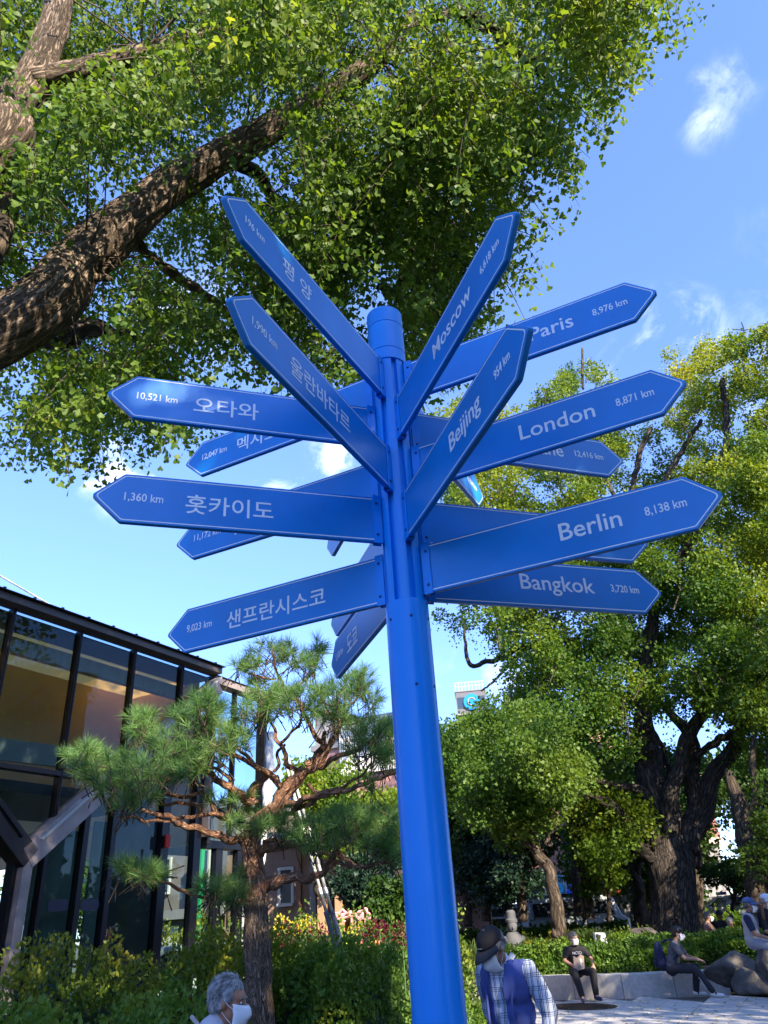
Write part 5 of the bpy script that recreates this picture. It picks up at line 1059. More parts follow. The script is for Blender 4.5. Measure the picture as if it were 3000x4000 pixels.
put('shopfront', .0, L, 0, 3.6, -6, -.3, mat('shopfront_grey', (.10, .10, .105), rough=.5))
for k in range(6): put('shop_window', L * (.06 + .155 * k), L * (.06 + .155 * k) + .75, .9, 3.4, -.3, -.24, wpane)
put('sign_panel', L * .33, L * .62, 2.5, 3.5, -.24, -.1, mat('panel_white', (.62, .64, .66), rough=.4))
for ch, s, c in (('G', .34, (.02, .45, .55)), ('S', .47, (.02, .40, .60)), ('2', .62, (.01, .08, .62)), ('5', .73, (.62, .03, .03))):
    me, bb = text_mesh('sign_letter', ch, 1.35, mat('letter_' + ch, c, rough=.4), None, None, extr=.04, bold=.05)
    o = bpy.data.objects.new('sign_letter', me); link(o, rt); R3 = Matrix(((Mx[0][0], 0, Mx[0][1]), (Mx[1][0], 0, Mx[1][1]), (0, 1, 0))).to_4x4(); R3.translation = Mx @ Vector((s * L, .05, 2.55)); o.matrix_local = R3
rt, put, L, Mx = block('grey_building', 'pale grey rendered building left of the huge trunk with an orange sign', 2345, 46, 2560, 46, 0, 6.4, conc, 7, [(.15, .3, 3.4, 4.9), (.45, .6, 3.4, 4.9)])
put('canopy', L * .15, L * .55, 2.2, 2.5, 0, .8, mat('orange_sign', (.65, .13, .03), rough=.5)); put('white_column', L * .36, L * .44, 0, 6.3, .1, .5, stone_w)
rt, put, L, Mx = block('brick_arcade', 'red brick building raised on pale round columns at the far right', 2690, 47, 2885, 53, 4.9, 9.0, mat('salmon_brick', (.26, .10, .075), rough=.85, var=.15, vscale=2), 6, [(.30, .50, 6.8, 8.3), (.55, .68, 5.3, 8.3), (.74, .96, 6.9, 8.4)])
put('soffit', 0, L, 4.55, 4.9, -5, .15, mat('soffit_cream', (.5, .42, .32), rough=.7)); put('back_wall', 0, L, 0, 4.5, -5.5, -4.5, mat('dim_render', (.10, .095, .09), rough=.8))
for k in range(7):
    c = Mx @ Vector((L * (.04 + .15 * k), -.45, 0)); b = MB(); b.lathe([(.42, 0), (.36, .15), (.34, 4.4), (.42, 4.55)], c=tuple(c), seg=18); b.build('column', stone_w, rt, smooth='auto')
rt, put, L, Mx = block('office_tower', 'distant grey office tower with a round blue emblem near its top', 1868, 150, 2000, 150, 0, 41.5, mat('tower_panels', (.12, .12, .135), rough=.7, var=.08, vscale=.6), 16, [])
for k in range(9):
    for j in range(3): put('window', L * (.04 + .33 * j), L * (.31 + .33 * j), 3 + k * 4.4, 5.2 + k * 4.4, -.1, .05, wpane)
put('cornice', 0, L, 36.8, 37.1, 0, .5, stone_w)
for zz in (42.6, 43.4): put('roof_rail', 0, L, zz, zz + .12, -.3, -.18, frame_w)
for k in range(9): put('rail_post', L * k / 8.5, L * k / 8.5 + .12, 41.7, 43.5, -.3, -.18, frame_w)
b = MB(); c = Mx @ Vector((L * .52, .1, 39.3)); ny = Mx.to_3x3() @ Vector((0, 1, 0)); b.tube([c, c + ny * .3], 1.6, 32); em = b.build('emblem', mat('emblem_blue', (.0, .22, .72), rough=.4), rt)
b = MB(); b.tube([c + ny * .32 + Vector((.75 * math.cos(a), 0, .75 * math.sin(a))) for a in np.linspace(.4, 5.2, 14)], .16, 6); b.build('emblem_curl', stone_w, rt)
rt, put, L, Mx = block('stone_house', 'weathered beige stone house beyond the pavilion glass', 330, 29, 905, 24, 0, 4.9, mat('beige_stone', (.20, .17, .145), rough=.85, var=.2, vscale=1.4, bump=.3, bscale=20), 7, [(.50, .60, 2.8, 3.7), (.1, .22, 2.6, 3.8), (.75, .85, 2.8, 3.8)])
put('ledge', L * .4, L, 2.05, 2.3, 0, .35, stone_w); put('shop_window', L * .52, L * .68, .9, 1.9, 0, .05, mat('pale_pane', (.6, .62, .55), rough=.3)); put('green_post', L * .88, L * .90, 0, 4.0, .5, .62, mat('green_paint', (.02, .30, .10), rough=.4)); put('red_sign', L * .94, L * .975, 1.75, 2.05, .1, .14, mat('red_paint', (.55, .02, .03), rough=.4))  # this shop window is one plain pale pane
hedge('light green street hedge seen through the pavilion glass', [(-6.3, 19.5), (-4.2, 19.2), (-2.9, 18.6)], .5, 0, 1.75, 12000, .07, box_leaf_y, shoots=40)
# office block right of the viewer, mirrored in the pavilion glass
rt, put, L, Mx = block('stone_office_block', 'grey stone office block right of the plaza, seen mirrored in the pavilion glass', 1500, 1, 1500, 2, 0, .1, stone_w, .1)
for o in list(rt.children): bpy.data.objects.remove(o)
rt.location = (24, 4, 0)
def rb(name, c, d, mm, par=None): k = MB(); k.box(c, d); return k.build(name, mm, par or rt)
rb('wall', (6, 0, 7), (8, 26, 14), mat('office_granite', (.40, .39, .39), rough=.7, var=.1, vscale=.8))
rb('parapet', (6, 0, 14.2), (8.6, 26.6, .5), stone_w)
for k in range(4): rb('balcony', (1.6, -9 + k * 6, 5.2), (1.2, 4.4, .9), stone_w); 
for k in range(5): rb('pier', (1.7, -12 + k * 6, 7), (.9, .9, 14), stone_w)
for k in range(4):
    for z in (2.4, 6.8, 10.8): rb('window', (1.98, -9 + k * 6, z), (.06, 3.4, 2.6), wpane)
small = [(17, 9.5, 7.0, 2.6, 'young yellow ginkgo in front of the stone office block, left one'), (18, 3.0, 7.5, 2.6, 'young yellow ginkgo in front of the stone office block, right one')]
for s in small: shade_tree(*s, n=9000)

# ------------------------------------------------------------------ vehicles
tyre_m = mat('tyre', (.015, .015, .015), rough=.8); rim_m = mat('rim', (.4, .4, .42), rough=.3, metal=.8); carglass = mat('car_glass', (.015, .02, .025), rough=.08, spec=.9)
def car(name, label, loc, rz, col, van=False, cat='car', L=4.5, H=1.45, bar=False):
    r = empty(name, label, cat, loc, rz); pm = mat('paint_%d' % int(sum(col) * 1000), col, rough=.25, coat=.6)
    if van: side = [(-.5, .25), (-.5, .5), (-.49, .93), (-.46, .99), (.28, 1.0), (.38, .93), (.44, .55), (.5, .48), (.5, .25)]; wn = [(-.44, .62), (-.44, .90), (.27, .92), (.36, .62)]
    else: side = [(-.5, .3), (-.5, .60), (-.46, .66), (-.36, .70), (-.24, .97), (-.1, 1.0), (.08, .98), (.24, .70), (.44, .60), (.5, .48), (.5, .3)]; wn = [(-.30, .70), (-.21, .93), (.07, .94), (.20, .70)]
    b = MB(); n = len(side); rings = []
    for y, k in ((-.86, .965), (-.80, 1), (.80, 1), (.86, .965)):
        for x, z in side:
            t = max(0, (z - .65) / .35); rings.append((x * L * k, y * (1 - .2 * t), z * H * (1 if z < .5 else (k * .02 + .98))))
    b.add(rings, [tuple(range(n - 1, -1, -1)), tuple(range(3 * n, 4 * n))] + [(j * n + i, j * n + (i + 1) % n, (j + 1) * n + (i + 1) % n, (j + 1) * n + i) for j in range(3) for i in range(n)])
    b.build('body', pm, r, smooth='auto', bevel=.02)
    for s_ in (-1, 1):
        b = MB(); vs_ = []
        for off in (.0, .012):
            for x, z in wn: t = max(0, (z - .65) / .35); vs_.append((x * L, s_ * (.862 * (1 - .2 * t) + off), z * H))
        b.add(vs_, [(0, 1, 2, 3), (7, 6, 5, 4)] + [(i, (i + 1) % 4, 4 + (i + 1) % 4, 4 + i) for i in range(4)]); b.build('side_window', carglass, r)
        b = MB(); b.ell((L * .485, s_ * .62, H * (.52 if not van else .42)), (.06, .16, .08)); b.build('headlight', mat('lamp_clear', (.7, .7, .7), rough=.15), r, smooth=True)
        b = MB(); b.ell((-L * .49, s_ * .68, H * .55), (.05, .12, .10)); b.build('tail_light', mat('lamp_red', (.5, .02, .02), rough=.2), r, smooth=True)
        b = MB(); b.ell((L * .17, s_ * .95, H * .68), (.08, .1, .07)); b.build('mirror', pm, r, smooth=True)
    b = MB()
    if van: q = [(.385, .92), (.44, .58)]
    else: q = [(.09, .97), (.235, .71)]
    (xa, za), (xb, zb_) = q; b.add([(xa * L + .01, -.64, za * H), (xa * L + .01, .64, za * H), (xb * L + .015, .74, zb_ * H), (xb * L + .015, -.74, zb_ * H)], [(0, 1, 2, 3)]); o = b.build('windscreen', carglass, r); o.modifiers.new('s', 'SOLIDIFY').thickness = .012
    for x in (-.31, .31):
        for s_ in (-1, 1):
            b = MB(); b.tube([(x * L, s_ * .70, .32), (x * L, s_ * .87, .32)], .32, 20); w = b.build('wheel', tyre_m, r, smooth='auto'); b = MB(); b.tube([(x * L, s_ * .86, .32), (x * L, s_ * .885, .32)], .2, 14); b.build('rim', rim_m, w)
    if bar: b = MB(); b.box((0, 0, H + .07), (.25, 1.0, .12)); b.build('light_bar', mat('bar_blue', (.02, .06, .4), rough=.2), r, bevel=.02)
    return r
p = at_dist(725, 3690, 15.0); car('parked_car', 'white car parked beyond the pavilion glass, its nose to the left', (p[0], p[1], 0), R_(198), (.78, .78, .8), H=1.5)
p = at_dist(2235, 3545, 44); car('parked_van', 'silver minibus parked under the coloured shop sign', (p[0], p[1], .1), R_(8), (.30, .33, .36), van=True, cat='van', L=5.2, H=2.1)
p = at_dist(2830, 3545, 40); car('patrol_car', 'white patrol car with a light bar behind the far right hedge', (p[0], p[1], .35), R_(172), (.8, .8, .8), bar=True)
p = at_dist(1925, 3540, 40); car('parked_car', 'white car half hidden left of the stone statue', (p[0], p[1], .1), R_(10), (.74, .76, .78))
p = at_dist(2060, 3530, 46); car('parked_van', 'grey blue van right of the stone statue', (p[0], p[1], .1), R_(4), (.30, .35, .42), van=True, cat='van', L=4.9, H=2.0)

# stone statue
sm = mat('statue_stone', (.10, .105, .12), rough=.85, var=.15, vscale=6, bump=.4, bscale=25)
st = empty('stone_statue', 'grey carved stone figure in official headdress, standing among the grasses', 'statue', tuple(at_dist(1998, 3600, 25)) ); bz = st.location.z; st.location.z = .12; st.scale = (.85, .85, .9)
b = MB(); b.lathe([(.38, 0), (.40, .1), (.30, .45), (.33, .85), (.27, 1.05), (.17, 1.15)], seg=16); b.build('robe', sm, st, smooth=True)
b = MB(); b.ell((0, -.03, 1.32), (.17, .18, .22)); b.ell((0, -.2, 1.28), (.03, .04, .06)); b.build('head', sm, st, smooth=True)
b = MB(); b.lathe([(.2, 1.42), (.21, 1.5), (.17, 1.54), (.16, 1.72), (.1, 1.78)], seg=14); b.build('headdress', sm, st, smooth='auto')
b = MB(); b.caps((-.3, -.05, .95), (0, -.28, .72), .10, .09); b.caps((.3, -.05, .95), (0, -.28, .72), .10, .09); b.build('folded_sleeves', sm, st, smooth=True)
b = MB(); b.box((0, 0, -.1), (.9, .9, .22)); b.build('plinth', sm, st, bevel=.02)

# magpie on the limb
blk = mat('feather_black', (.01, .012, .02), rough=.4); wht = mat('feather_white', (.7, .7, .7), rough=.6)
bd = empty('magpie', 'black and white magpie perched on a left limb of the huge ginkgo', 'bird', tuple(at_dist(2352, 2945, 26.2) + np.array([0, 0, .12])), R_(200))
bd.scale = (1.5, 1.5, 1.5)
b = MB(); b.ell((0, 0, .1), (.11, .065, .07), Euler((0, R_(-25), 0)).to_matrix()); b.ell((.11, 0, .19), (.045, .04, .042)); b.tube([(.14, 0, .19), (.2, 0, .18)], [.014, .003], 6); b.build('body', blk, bd, smooth=True)
b = MB(); b.ell((.03, 0, .065), (.075, .06, .05)); b.build('belly', wht, bd, smooth=True)
for s_ in (-1, 1): b = MB(); b.ell((-.02, s_ * .055, .11), (.10, .015, .045), Euler((0, R_(-20), 0)).to_matrix()); b.build('wing', blk, bd, smooth=True)
b = MB(); b.box((-.2, 0, .02), (.24, .035, .012), Euler((0, R_(-30), 0)).to_matrix()); b.build('tail', blk, bd)
for s_ in (-1, 1): b = MB(); b.tube([(0, s_ * .02, .05), (0.01, s_ * .02, -.08)], .006, 5); b.build('leg', blk, bd)
# little bag on the hedge
bg = empty('shopping_bag', 'small black and white bag standing on the hedge right of the man in black', 'bag', tuple(at_dist(2350, 3712, 20.3)), R_(10))
b = MB(); b.prism([(-.16, 0), (.16, 0), (.13, .34), (-.12, .36)], -.07, .07); b.build('bag_body', mat('bag_white', (.55, .56, .6), rough=.6), bg, bevel=.02)
b = MB(); b.prism([(-.14, .05), (-.07, .05), (.02, .3), (-.09, .34)], -.075, -.069); b.build('dark_patch', blk, bg); b = MB(); b.tube([(-.08, 0, .33), (-.05, 0, .46), (.05, 0, .46), (.08, 0, .33)], .012, 6); b.build('handle', blk, bg)

# ------------------------------------------------------------------ people
skin = mat('skin', (.42, .23, .15), rough=.55, var=.08, vscale=25, spec=.4); skin_d = mat('skin_tanned', (.30, .15, .09), rough=.55, var=.1, vscale=25, spec=.4)
mask_m = mat('mask_white', (.82, .83, .86), rough=.8, bump=.15, bscale=60, bdist=.002); eye_w = mat('eye_white', (.6, .58, .55), rough=.3); dark_e = mat('eye_dark', (.01, .008, .007), rough=.2)
def solid(mb, name, m_, parent, vox=.012, smooth_it=2, disp=0.0, dscale=8.0, seed=0):
    """fuse the collected capsules into ONE continuous surface"""
    tmp = mb.build(name, m_, None); md = tmp.modifiers.new('fuse', 'REMESH'); md.mode = 'VOXEL'; md.voxel_size = vox; md.use_smooth_shade = True
    s = tmp.modifiers.new('soft', 'SMOOTH'); s.factor = .6; s.iterations = smooth_it
    bpy.context.view_layer.update(); me = bpy.data.meshes.new_from_object(tmp.evaluated_get(bpy.context.evaluated_depsgraph_get())); bpy.data.objects.remove(tmp)
    me.name = name
    if disp:
        for v in me.vertices:
            n = mnoise.noise((v.co.x * dscale + seed, v.co.y * dscale, v.co.z * dscale * .45)) ; k = abs(n) * 2 - .4
            v.co += v.normal * disp * k
    me.polygons.foreach_set('use_smooth', [True] * len(me.polygons)); 
    if not me.materials: me.materials.append(m_)
    o = bpy.data.objects.new(name, me); link(o, parent); return o
HV = lambda *a: Vector(a)
def hand(b, wr, d, up, s=1.0, curl=.5, side=1):
    """palm, four bent fingers of unequal length and a thumb; d = pointing direction, up = back of the hand"""
    d = Vector(d).normalized(); up = Vector(up); up = (up - d * up.dot(d)).normalized(); lat = d.cross(up) * side
    M3 = Matrix((lat, d, up)).transposed(); pc = Vector(wr) + d * .045 * s
    b.ell(pc, (.040 * s, .048 * s, .017 * s), M3, 12, 8)
    for i, (x, L) in enumerate(((-.030, .062), (-.010, .074), (.011, .069), (.030, .054))):
        p = Vector(wr) + d * .082 * s + lat * x * s; dd = d; u = up
        for k, f in enumerate((.45, .32, .25)):
            a = curl * (.5 + .35 * k); dd = (dd * math.cos(a) - u * math.sin(a)).normalized(); u = (up - dd * up.dot(dd)).normalized(); q = p + dd * L * f * s * 1.15
            b.caps(p, q, .0088 * s, .0080 * s, 8); p = q
    p = Vector(wr) + d * .02 * s - lat * .034 * s; q = p + (d * .55 - lat * .75 - up * .25).normalized() * .034 * s; r = q + (d * .9 - lat * .25 - up * .35).normalized() * .032 * s
    b.caps(p, q, .0115 * s, .010 * s, 8); b.caps(q, r, .0095 * s, .008 * s, 8)
def head_parts(b, C, M, s=1.0):
    def P(x, y, z): return C + M @ Vector((x * s, y * s, z * s))
    def R(*r): return tuple(k * s for k in r)
    b.ell(P(0, -.012, .030), R(.076, .096, .088), M, 18, 12); b.ell(P(0, .018, -.040), R(.060, .070, .070), M, 16, 10); b.ell(P(0, .052, -.082), R(.032, .030, .026), M, 12, 8)
    b.ell(P(0, .066, .028), R(.052, .026, .030), M, 12, 8)                    # brow
    b.caps(P(0, .088, .012), P(0, .110, -.022), .009 * s, .013 * s, 8); b.ell(P(0, .080, -.052), R(.024, .016, .008), M); b.ell(P(0, .079, -.063), R(.021, .015, .007), M)
    for k in (-1, 1):
        b.ell(P(.044 * k, .058, -.020), R(.024, .024, .022), M); b.ell(P(.078 * k, -.008, -.006), R(.009, .020, .031), M @ Euler((0, 0, -.3 * k)).to_matrix(), 10, 8)
def face_bits(parent, C, M, s, hair_m, mask=True, glasses=False, mask_shape='cloth'):
    def P(x, y, z): return C + M @ Vector((x * s, y * s, z * s))
    for k in (-1, 1):
        e = MB(); e.ell(P(.030 * k, .082, .006), (.0125 * s, .008 * s, .0062 * s), M, 12, 8); eo = e.build('eye', eye_w, parent, smooth=True)
        e = MB(); e.ell(P(.030 * k, .0885, .006), (.0052 * s, .004 * s, .0052 * s), M, 10, 6); e.build('iris', dark_e, eo, smooth=True)
        e = MB(); e.tube([P(.014 * k, .091, .026), P(.030 * k, .090, .030), P(.048 * k, .078, .025)], [.0035 * s, .0042 * s, .002 * s], 6); e.build('eyebrow', hair_m, parent)
    if mask:
        G = MB(); nu, nv = 13, 9; full = mask_shape == 'full'
        for j in range(nv):
            v = j / (nv - 1); z = -.002 - .112 * v if full else -.008 - .098 * v
            for i in range(nu):
                u = i / (nu - 1) * 2 - 1; w = (.070 if full else .066) * (1 - .28 * max(0, v - .35) ** 1.2); a = u * 1.25
                nose = .030 * math.exp(-(u * 3.2) ** 2) * math.exp(-((v - .28) * 2.8) ** 2); chin = -.018 * max(0, v - .6)
                y = .036 + .062 * math.cos(a) ** .8 + nose + (.016 * math.sin(v * math.pi) if full else .010 * math.sin(v * math.pi)) + chin + .0018 * math.sin(v * 19)
                G.v.append(tuple(P(math.sin(a) * w * 1.07, y - (.016 if not full else .010) * abs(u) ** 2, z - .010 * (1 - u * u) * (v - .3) + .012 * u * u * (.5 - v) * 2)))
        G.f = [(j * nu + i, (j + 1) * nu + i, (j + 1) * nu + i + 1, j * nu + i + 1) for j in range(nv - 1) for i in range(nu - 1)]; G.m = [0] * len(G.f)
        mo = G.build('face_mask', mask_m, parent, smooth=True); mo.modifiers.new('t', 'SOLIDIFY').thickness = .003
        for k in (-1, 1):
            e = MB(); e.tube([P(.066 * k, .050, -.020), P(.077 * k, .022, -.004), P(.084 * k, .000, .022)], .0016 * s, 5); e.tube([P(.062 * k, .046, -.085), P(.074 * k, .018, -.060), P(.084 * k, -.008, -.034)], .0016 * s, 5); e.build('ear_loop', mask_m, mo)
    if glasses:
        g = MB()
        for k in (-1, 1):
            ring = [P(.031 * k + .022 * math.cos(t), .098 - .012 * abs(math.cos(t) * k > 0) * 0, .004 + .016 * math.sin(t)) for t in np.linspace(0, 6.283, 15)]; g.tube(ring, .0016 * s, 5, cap=False); g.tube([P(.053 * k, .096, .008), P(.078 * k, .04, .010), P(.084 * k, -.01, .008)], .0016 * s, 5)
        g.tube([P(-.009, .099, .006), P(.009, .099, .006)], .0015 * s, 5); g.build('glasses', dark_e, parent)
def hair_on(parent, C, M, s, m_, style='short', seed=1.0, vox=.010, puff=1.0):
    def P(x, y, z): return C + M @ Vector((x * s, y * s, z * s))
    b = MB(); q = puff
    b.ell(P(0, -.022, .046), (.084 * s * q, .100 * s * q, .088 * s * q), M, 18, 12); b.ell(P(0, -.062, .000), (.074 * s * q, .060 * s, .080 * s), M, 16, 10)
    for k in (-1, 1): b.ell(P(.066 * k, .012, .036), (.020 * s, .040 * s, .040 * s), M); b.ell(P(.070 * k, -.030, .000), (.018 * s, .030 * s, .044 * s), M)
    if style == 'fringe':
        for x in (-.045, -.02, .008, .034): b.ell(P(x, .058, .070), (.022 * s, .022 * s, .026 * s), M)
    o = solid(b, 'hair', m_, parent, vox=vox, smooth_it=1)
    for v in o.data.vertices:
        l = M.inverted() @ (v.co - C) / s; n = mnoise.noise((l.x * 30 + seed, l.y * 12 + l.z * 9, seed)) + .5 * mnoise.noise((l.x * 75, l.y * 28 + l.z * 22, seed)); v.co += v.normal * .0085 * s * n * q
    return o
def strands(parent, C, M, s, m_, capped):
    n = 5200; d = rdir(n); d /= np.linalg.norm(d, axis=1, keepdims=True)
    k = (d[:, 2] > -.55) & ~((d[:, 1] > .45) & (d[:, 2] < .52)) & ~((np.abs(d[:, 0]) > .75) & (d[:, 2] < -.25) & (d[:, 1] > -.15)); k &= ~((d[:, 1] > .1) & (d[:, 2] < .05))
    if capped: k &= (d[:, 2] < .30) & (d[:, 1] < .02)
    d = d[k]; q = .97 if capped else 1.0
    P = d * np.array([.083, .100, .088]) * q + np.array([0, -.022, .045]); P[:, 2] -= np.clip(-d[:, 2], 0, 1) * .03
    flow = np.stack([d[:, 0] * .5, -.35 - d[:, 1] * .2, -.55 - .3 * d[:, 2] + np.where(d[:, 2] > .75, .45, 0)], 1); flow -= d * (flow * d).sum(1, keepdims=True) * .85
    sw = np.array([mnoise.noise((a * 3, b_ * 3, c * 3)) for a, b_, c in d]); flow[:, 0] += sw * .5; flow += rng.normal(size=flow.shape) * .10 + d * .02
    Mn = np.array(M); Pw = (P * s) @ Mn.T + np.array(C); Dw = flow @ Mn.T
    H = (np.array([(-.035, 0, 0), (.035, 0, 0), (.03, .5, .06), (-.03, .5, .06), (0, 1, .02)]), np.array([(0, 1, 2), (0, 2, 3), (3, 2, 4)]))
    hl = mat('hair_strand_' + m_.name, (.14, .135, .14), rough=.4, col2=(.70, .68, .66), vscale=30) if 'grey' in m_.name else m_
    tag(leaves('hair_strands', Pw, Dw, .034 * s * (.7 + .6 * rng.random(len(Pw))), H, hl, parent, spin=rng.normal(size=len(Pw)) * .5), kind='stuff')
def cap_on(parent, C, M, s, m_, brim_m, mark=None, tilt=0.0, bl=.085, z0=.042):
    def P(x, y, z): return C + M @ Vector((x * s, y * s, z * s))
    b = MB(); nu, nv = 24, 8
    for j in range(nv + 1):
        t = j / nv * math.pi / 2 * .985; rr = math.cos(t) ** .75
        for i in range(nu): a = 2 * math.pi * i / nu; b.v.append(tuple(P(.086 * rr * math.cos(a), -.012 + .106 * rr * math.sin(a), z0 + .082 * math.sin(t) + .006 * math.sin(a) * (1 - j / nv))))
    b.f = [(j * nu + i, j * nu + (i + 1) % nu, (j + 1) * nu + (i + 1) % nu, (j + 1) * nu + i) for j in range(nv) for i in range(nu)] + [tuple(nv * nu + i for i in range(nu))]; b.m = [0] * len(b.f)
    c = b.build('cap', m_, parent, smooth=True); c.modifiers.new('t', 'SOLIDIFY').thickness = .004
    b = MB(); K = 12
    for r_ in (0, .5, 1):
        for i in range(K + 1): a = math.pi * (.12 + .76 * i / K); ex = 1 + r_ * (bl / .106) * max(0, math.sin((a - math.pi * .12) / (math.pi * .76) * math.pi)) ** .5; b.v.append(tuple(P(.086 * math.cos(a) * (1 + .08 * r_), -.012 + .104 * math.sin(a) * ex, z0 + .004 - r_ * .022 - r_ * .020 * abs(math.cos(a)) ** 2 * 1.2)))
    b.f = [(r_ * (K + 1) + i, r_ * (K + 1) + i + 1, (r_ + 1) * (K + 1) + i + 1, (r_ + 1) * (K + 1) + i) for r_ in (0, 1) for i in range(K)]; b.m = [0] * len(b.f)
    o = b.build('cap_brim', brim_m, c, smooth=True); o.modifiers.new('t', 'SOLIDIFY').thickness = .005
    b = MB(); b.ell(P(0, -.012, z0 + .084), (.007 * s, .007 * s, .004 * s)); b.build('cap_button', mark or m_, c)
    if mark: b = MB(); b.tube([P(-.022, .0935, z0 + .030), P(0, .0975, z0 + .032), P(.022, .0935, z0 + .030)], .003, 5); b.build('cap_badge', mark, c)
    return c
def person(label, J, loc, rz, top_m, leg_m, shoe_m=None, sleeve=.55, skin_m=skin, vox=.014, head=(0, 0, 0), s=1.0, hands=None, cap=None, hair=None, hair_style='short', mask=True, vest=None, glasses=False, sleeve_m=None, group=None, belly=1.0, mask_shape='cloth', legs=True, hair_puff=1.0, wrinkle=.010, sitz=None):
    r = empty('person', label, 'person', loc, rz, group=group); g = {k: Vector(v) for k, v in J.items()}
    Mh = Euler((R_(head[0]), R_(head[1]), R_(head[2])), 'XYZ').to_matrix(); C = g['head']
    up = (g['neck'] - g['pelvis']).normalized(); lat = (g['shR'] - g['shL']).normalized(); fw = up.cross(lat) ; Mt = Matrix((lat, fw, up)).transposed()
    b = MB()                                   # the body: one continuous skin
    head_parts(b, C, Mh, s); b.caps(g['neck'] - up * .02, C + Mh @ Vector((0, -.025, -.05)), .054, .050)
    ch = g['pelvis'].lerp(g['neck'], .68); b.ell(ch, (.155, .098, .17), Mt); b.ell(g['pelvis'].lerp(g['neck'], .3), (.135, .095 * belly, .16), Mt); b.ell(g['pelvis'], (.155, .11, .11), Mt)
    b.caps(g['shL'], g['shR'], .052, .052)
    for k in 'LR':
        b.caps(g['sh' + k], g['el' + k], .047, .036); b.caps(g['el' + k], g['wr' + k], .037, .024)
        d, u, cu = (hands or {}).get(k, (g['wr' + k] - g['el' + k], (0, 0, 1), .45)); hand(b, g['wr' + k], d, u, 1.0, cu, 1 if k == 'R' else -1)
        if legs: b.caps(g['hip' + k], g['kn' + k], .078, .052); b.caps(g['kn' + k], g['an' + k], .052, .034)
        if legs: b.caps(g['an' + k], g['toe' + k], .034, .026)
    body = solid(b, 'body', skin_m, r, vox={.010: .011, .014: .014}.get(vox, .020), smooth_it=1)
    b = MB(); b.ell(ch, (.178, .122, .185), Mt); b.ell(g['pelvis'].lerp(g['neck'], .32), (.162, .122 * belly, .19), Mt); b.ell(g['pelvis'] + up * .02, (.172, .128, .10), Mt); b.caps(g['shL'], g['shR'], .068, .068); b.caps(g['neck'] - up * .035, g['neck'] + up * .012, .070, .062)
    tm = top_m
    for k in 'LR':
        e = g['sh' + k].lerp(g['el' + k], min(1, sleeve * 1.6)); b.caps(g['sh' + k], e, .066, .058)
        if sleeve > .7: b.caps(g['el' + k], g['el' + k].lerp(g['wr' + k], sleeve - .55), .056, .050)
    solid(b, 'shirt', tm, r, vox=vox, smooth_it=3, disp=wrinkle, seed=len(label))
    if vest:
        b = MB(); b.ell(ch, (.192, .138, .195), Mt); b.ell(g['pelvis'].lerp(g['neck'], .34), (.178, .140 * belly, .21), Mt); b.ell(g['pelvis'] + up * .03, (.185, .142, .12), Mt); b.caps(g['shL'].lerp(g['shR'], .12), g['shR'].lerp(g['shL'], .12), .078, .078)
        vo = solid(b, 'vest', vest, r, vox=vox, smooth_it=2, disp=wrinkle, seed=3)
        bm = bmesh.new(); bm.from_mesh(vo.data); Mi = Mt.inverted(); kill = []
        for f in bm.faces:
            l = Mi @ (f.calc_center_median() - ch)
            if (l.y > .02 and abs(l.x) < .050 + max(0, l.z) * .12 and l.z < .26) or (l.z > .17 and abs(l.x) < .085): kill.append(f)
        bmesh.ops.delete(bm, geom=kill, context='FACES'); bm.to_mesh(vo.data); bm.free(); vo.modifiers.new('t', 'SOLIDIFY').thickness = .008
    if legs:
        b = MB(); b.ell(g['pelvis'] - up * .02, (.178, .132, .125), Mt)
        for k in 'LR': a2 = g['an' + k] + (g['kn' + k] - g['an' + k]).normalized() * .035; b.caps(g['hip' + k], g['kn' + k], .094, .074); b.caps(g['kn' + k], a2, .073, .062)
        solid(b, 'trousers', leg_m, r, vox=vox, smooth_it=2, disp=wrinkle, seed=7)
        for k in 'LR':
            d = (g['toe' + k] - g['an' + k]); d.z = 0; d.normalize(); z = g['toe' + k].z - .02; cN = Vector((g['an' + k].x, g['an' + k].y, z + .045)); b = MB(); b.caps(cN - d * .03, cN + d * .03 + HV(0, 0, -.005), .042, .044); b.caps(cN + d * .04 - HV(0, 0, .012), cN + d * .16 - HV(0, 0, .02), .040, .032)
            so = solid(b, 'shoe', shoe_m, r, vox=.013, smooth_it=1); 
            for v in so.data.vertices: v.co.z = max(v.co.z, z - .012)
    hm = hair or mat('hair_black', (.012, .010, .010), rough=.45, bump=.5, bscale=60, stretch=(3, 1, .4))
    hair_on(r, C, Mh, s * (.93 if cap else 1), hm, hair_style, puff=hair_puff if not cap else .95)
    if vox <= .011: strands(r, C, Mh, s, hm, cap)
    face_bits(r, C, Mh, s, hm, mask, glasses, mask_shape)
    if cap: cap_on(r, C, Mh, s * 1.06, *cap)
    return r, g, C, Mh
navy = mat('navy_cloth', (.012, .017, .055), rough=.9, var=.2, vscale=8); blackc = mat('black_cloth', (.010, .010, .013), rough=.9, var=.2, vscale=8)
greyc = mat('grey_tshirt', (.085, .085, .105), rough=.95, var=.15, vscale=8); vestb = mat('blue_vest', (.055, .085, .30), rough=.85, var=.15, vscale=6, bump=.2, bscale=30, bdist=.004); vestg = mat('grey_vest', (.34, .33, .34), rough=.9, var=.1, vscale=8)
charc = mat('charcoal_trousers', (.022, .022, .03), rough=.9, var=.2, vscale=8); greytr = mat('light_grey_trousers', (.26, .27, .33), rough=.9, var=.1, vscale=8)
shoe_navy = mat('shoe_navy', (.012, .02, .09), rough=.6); shoe_white = mat('shoe_white', (.62, .62, .62), rough=.55); hair_grey = mat('hair_grey', (.05, .048, .05), rough=.5, col2=(.50, .49, .48), vscale=26, stretch=(2.6, .8, .8), bump=.6, bscale=70)
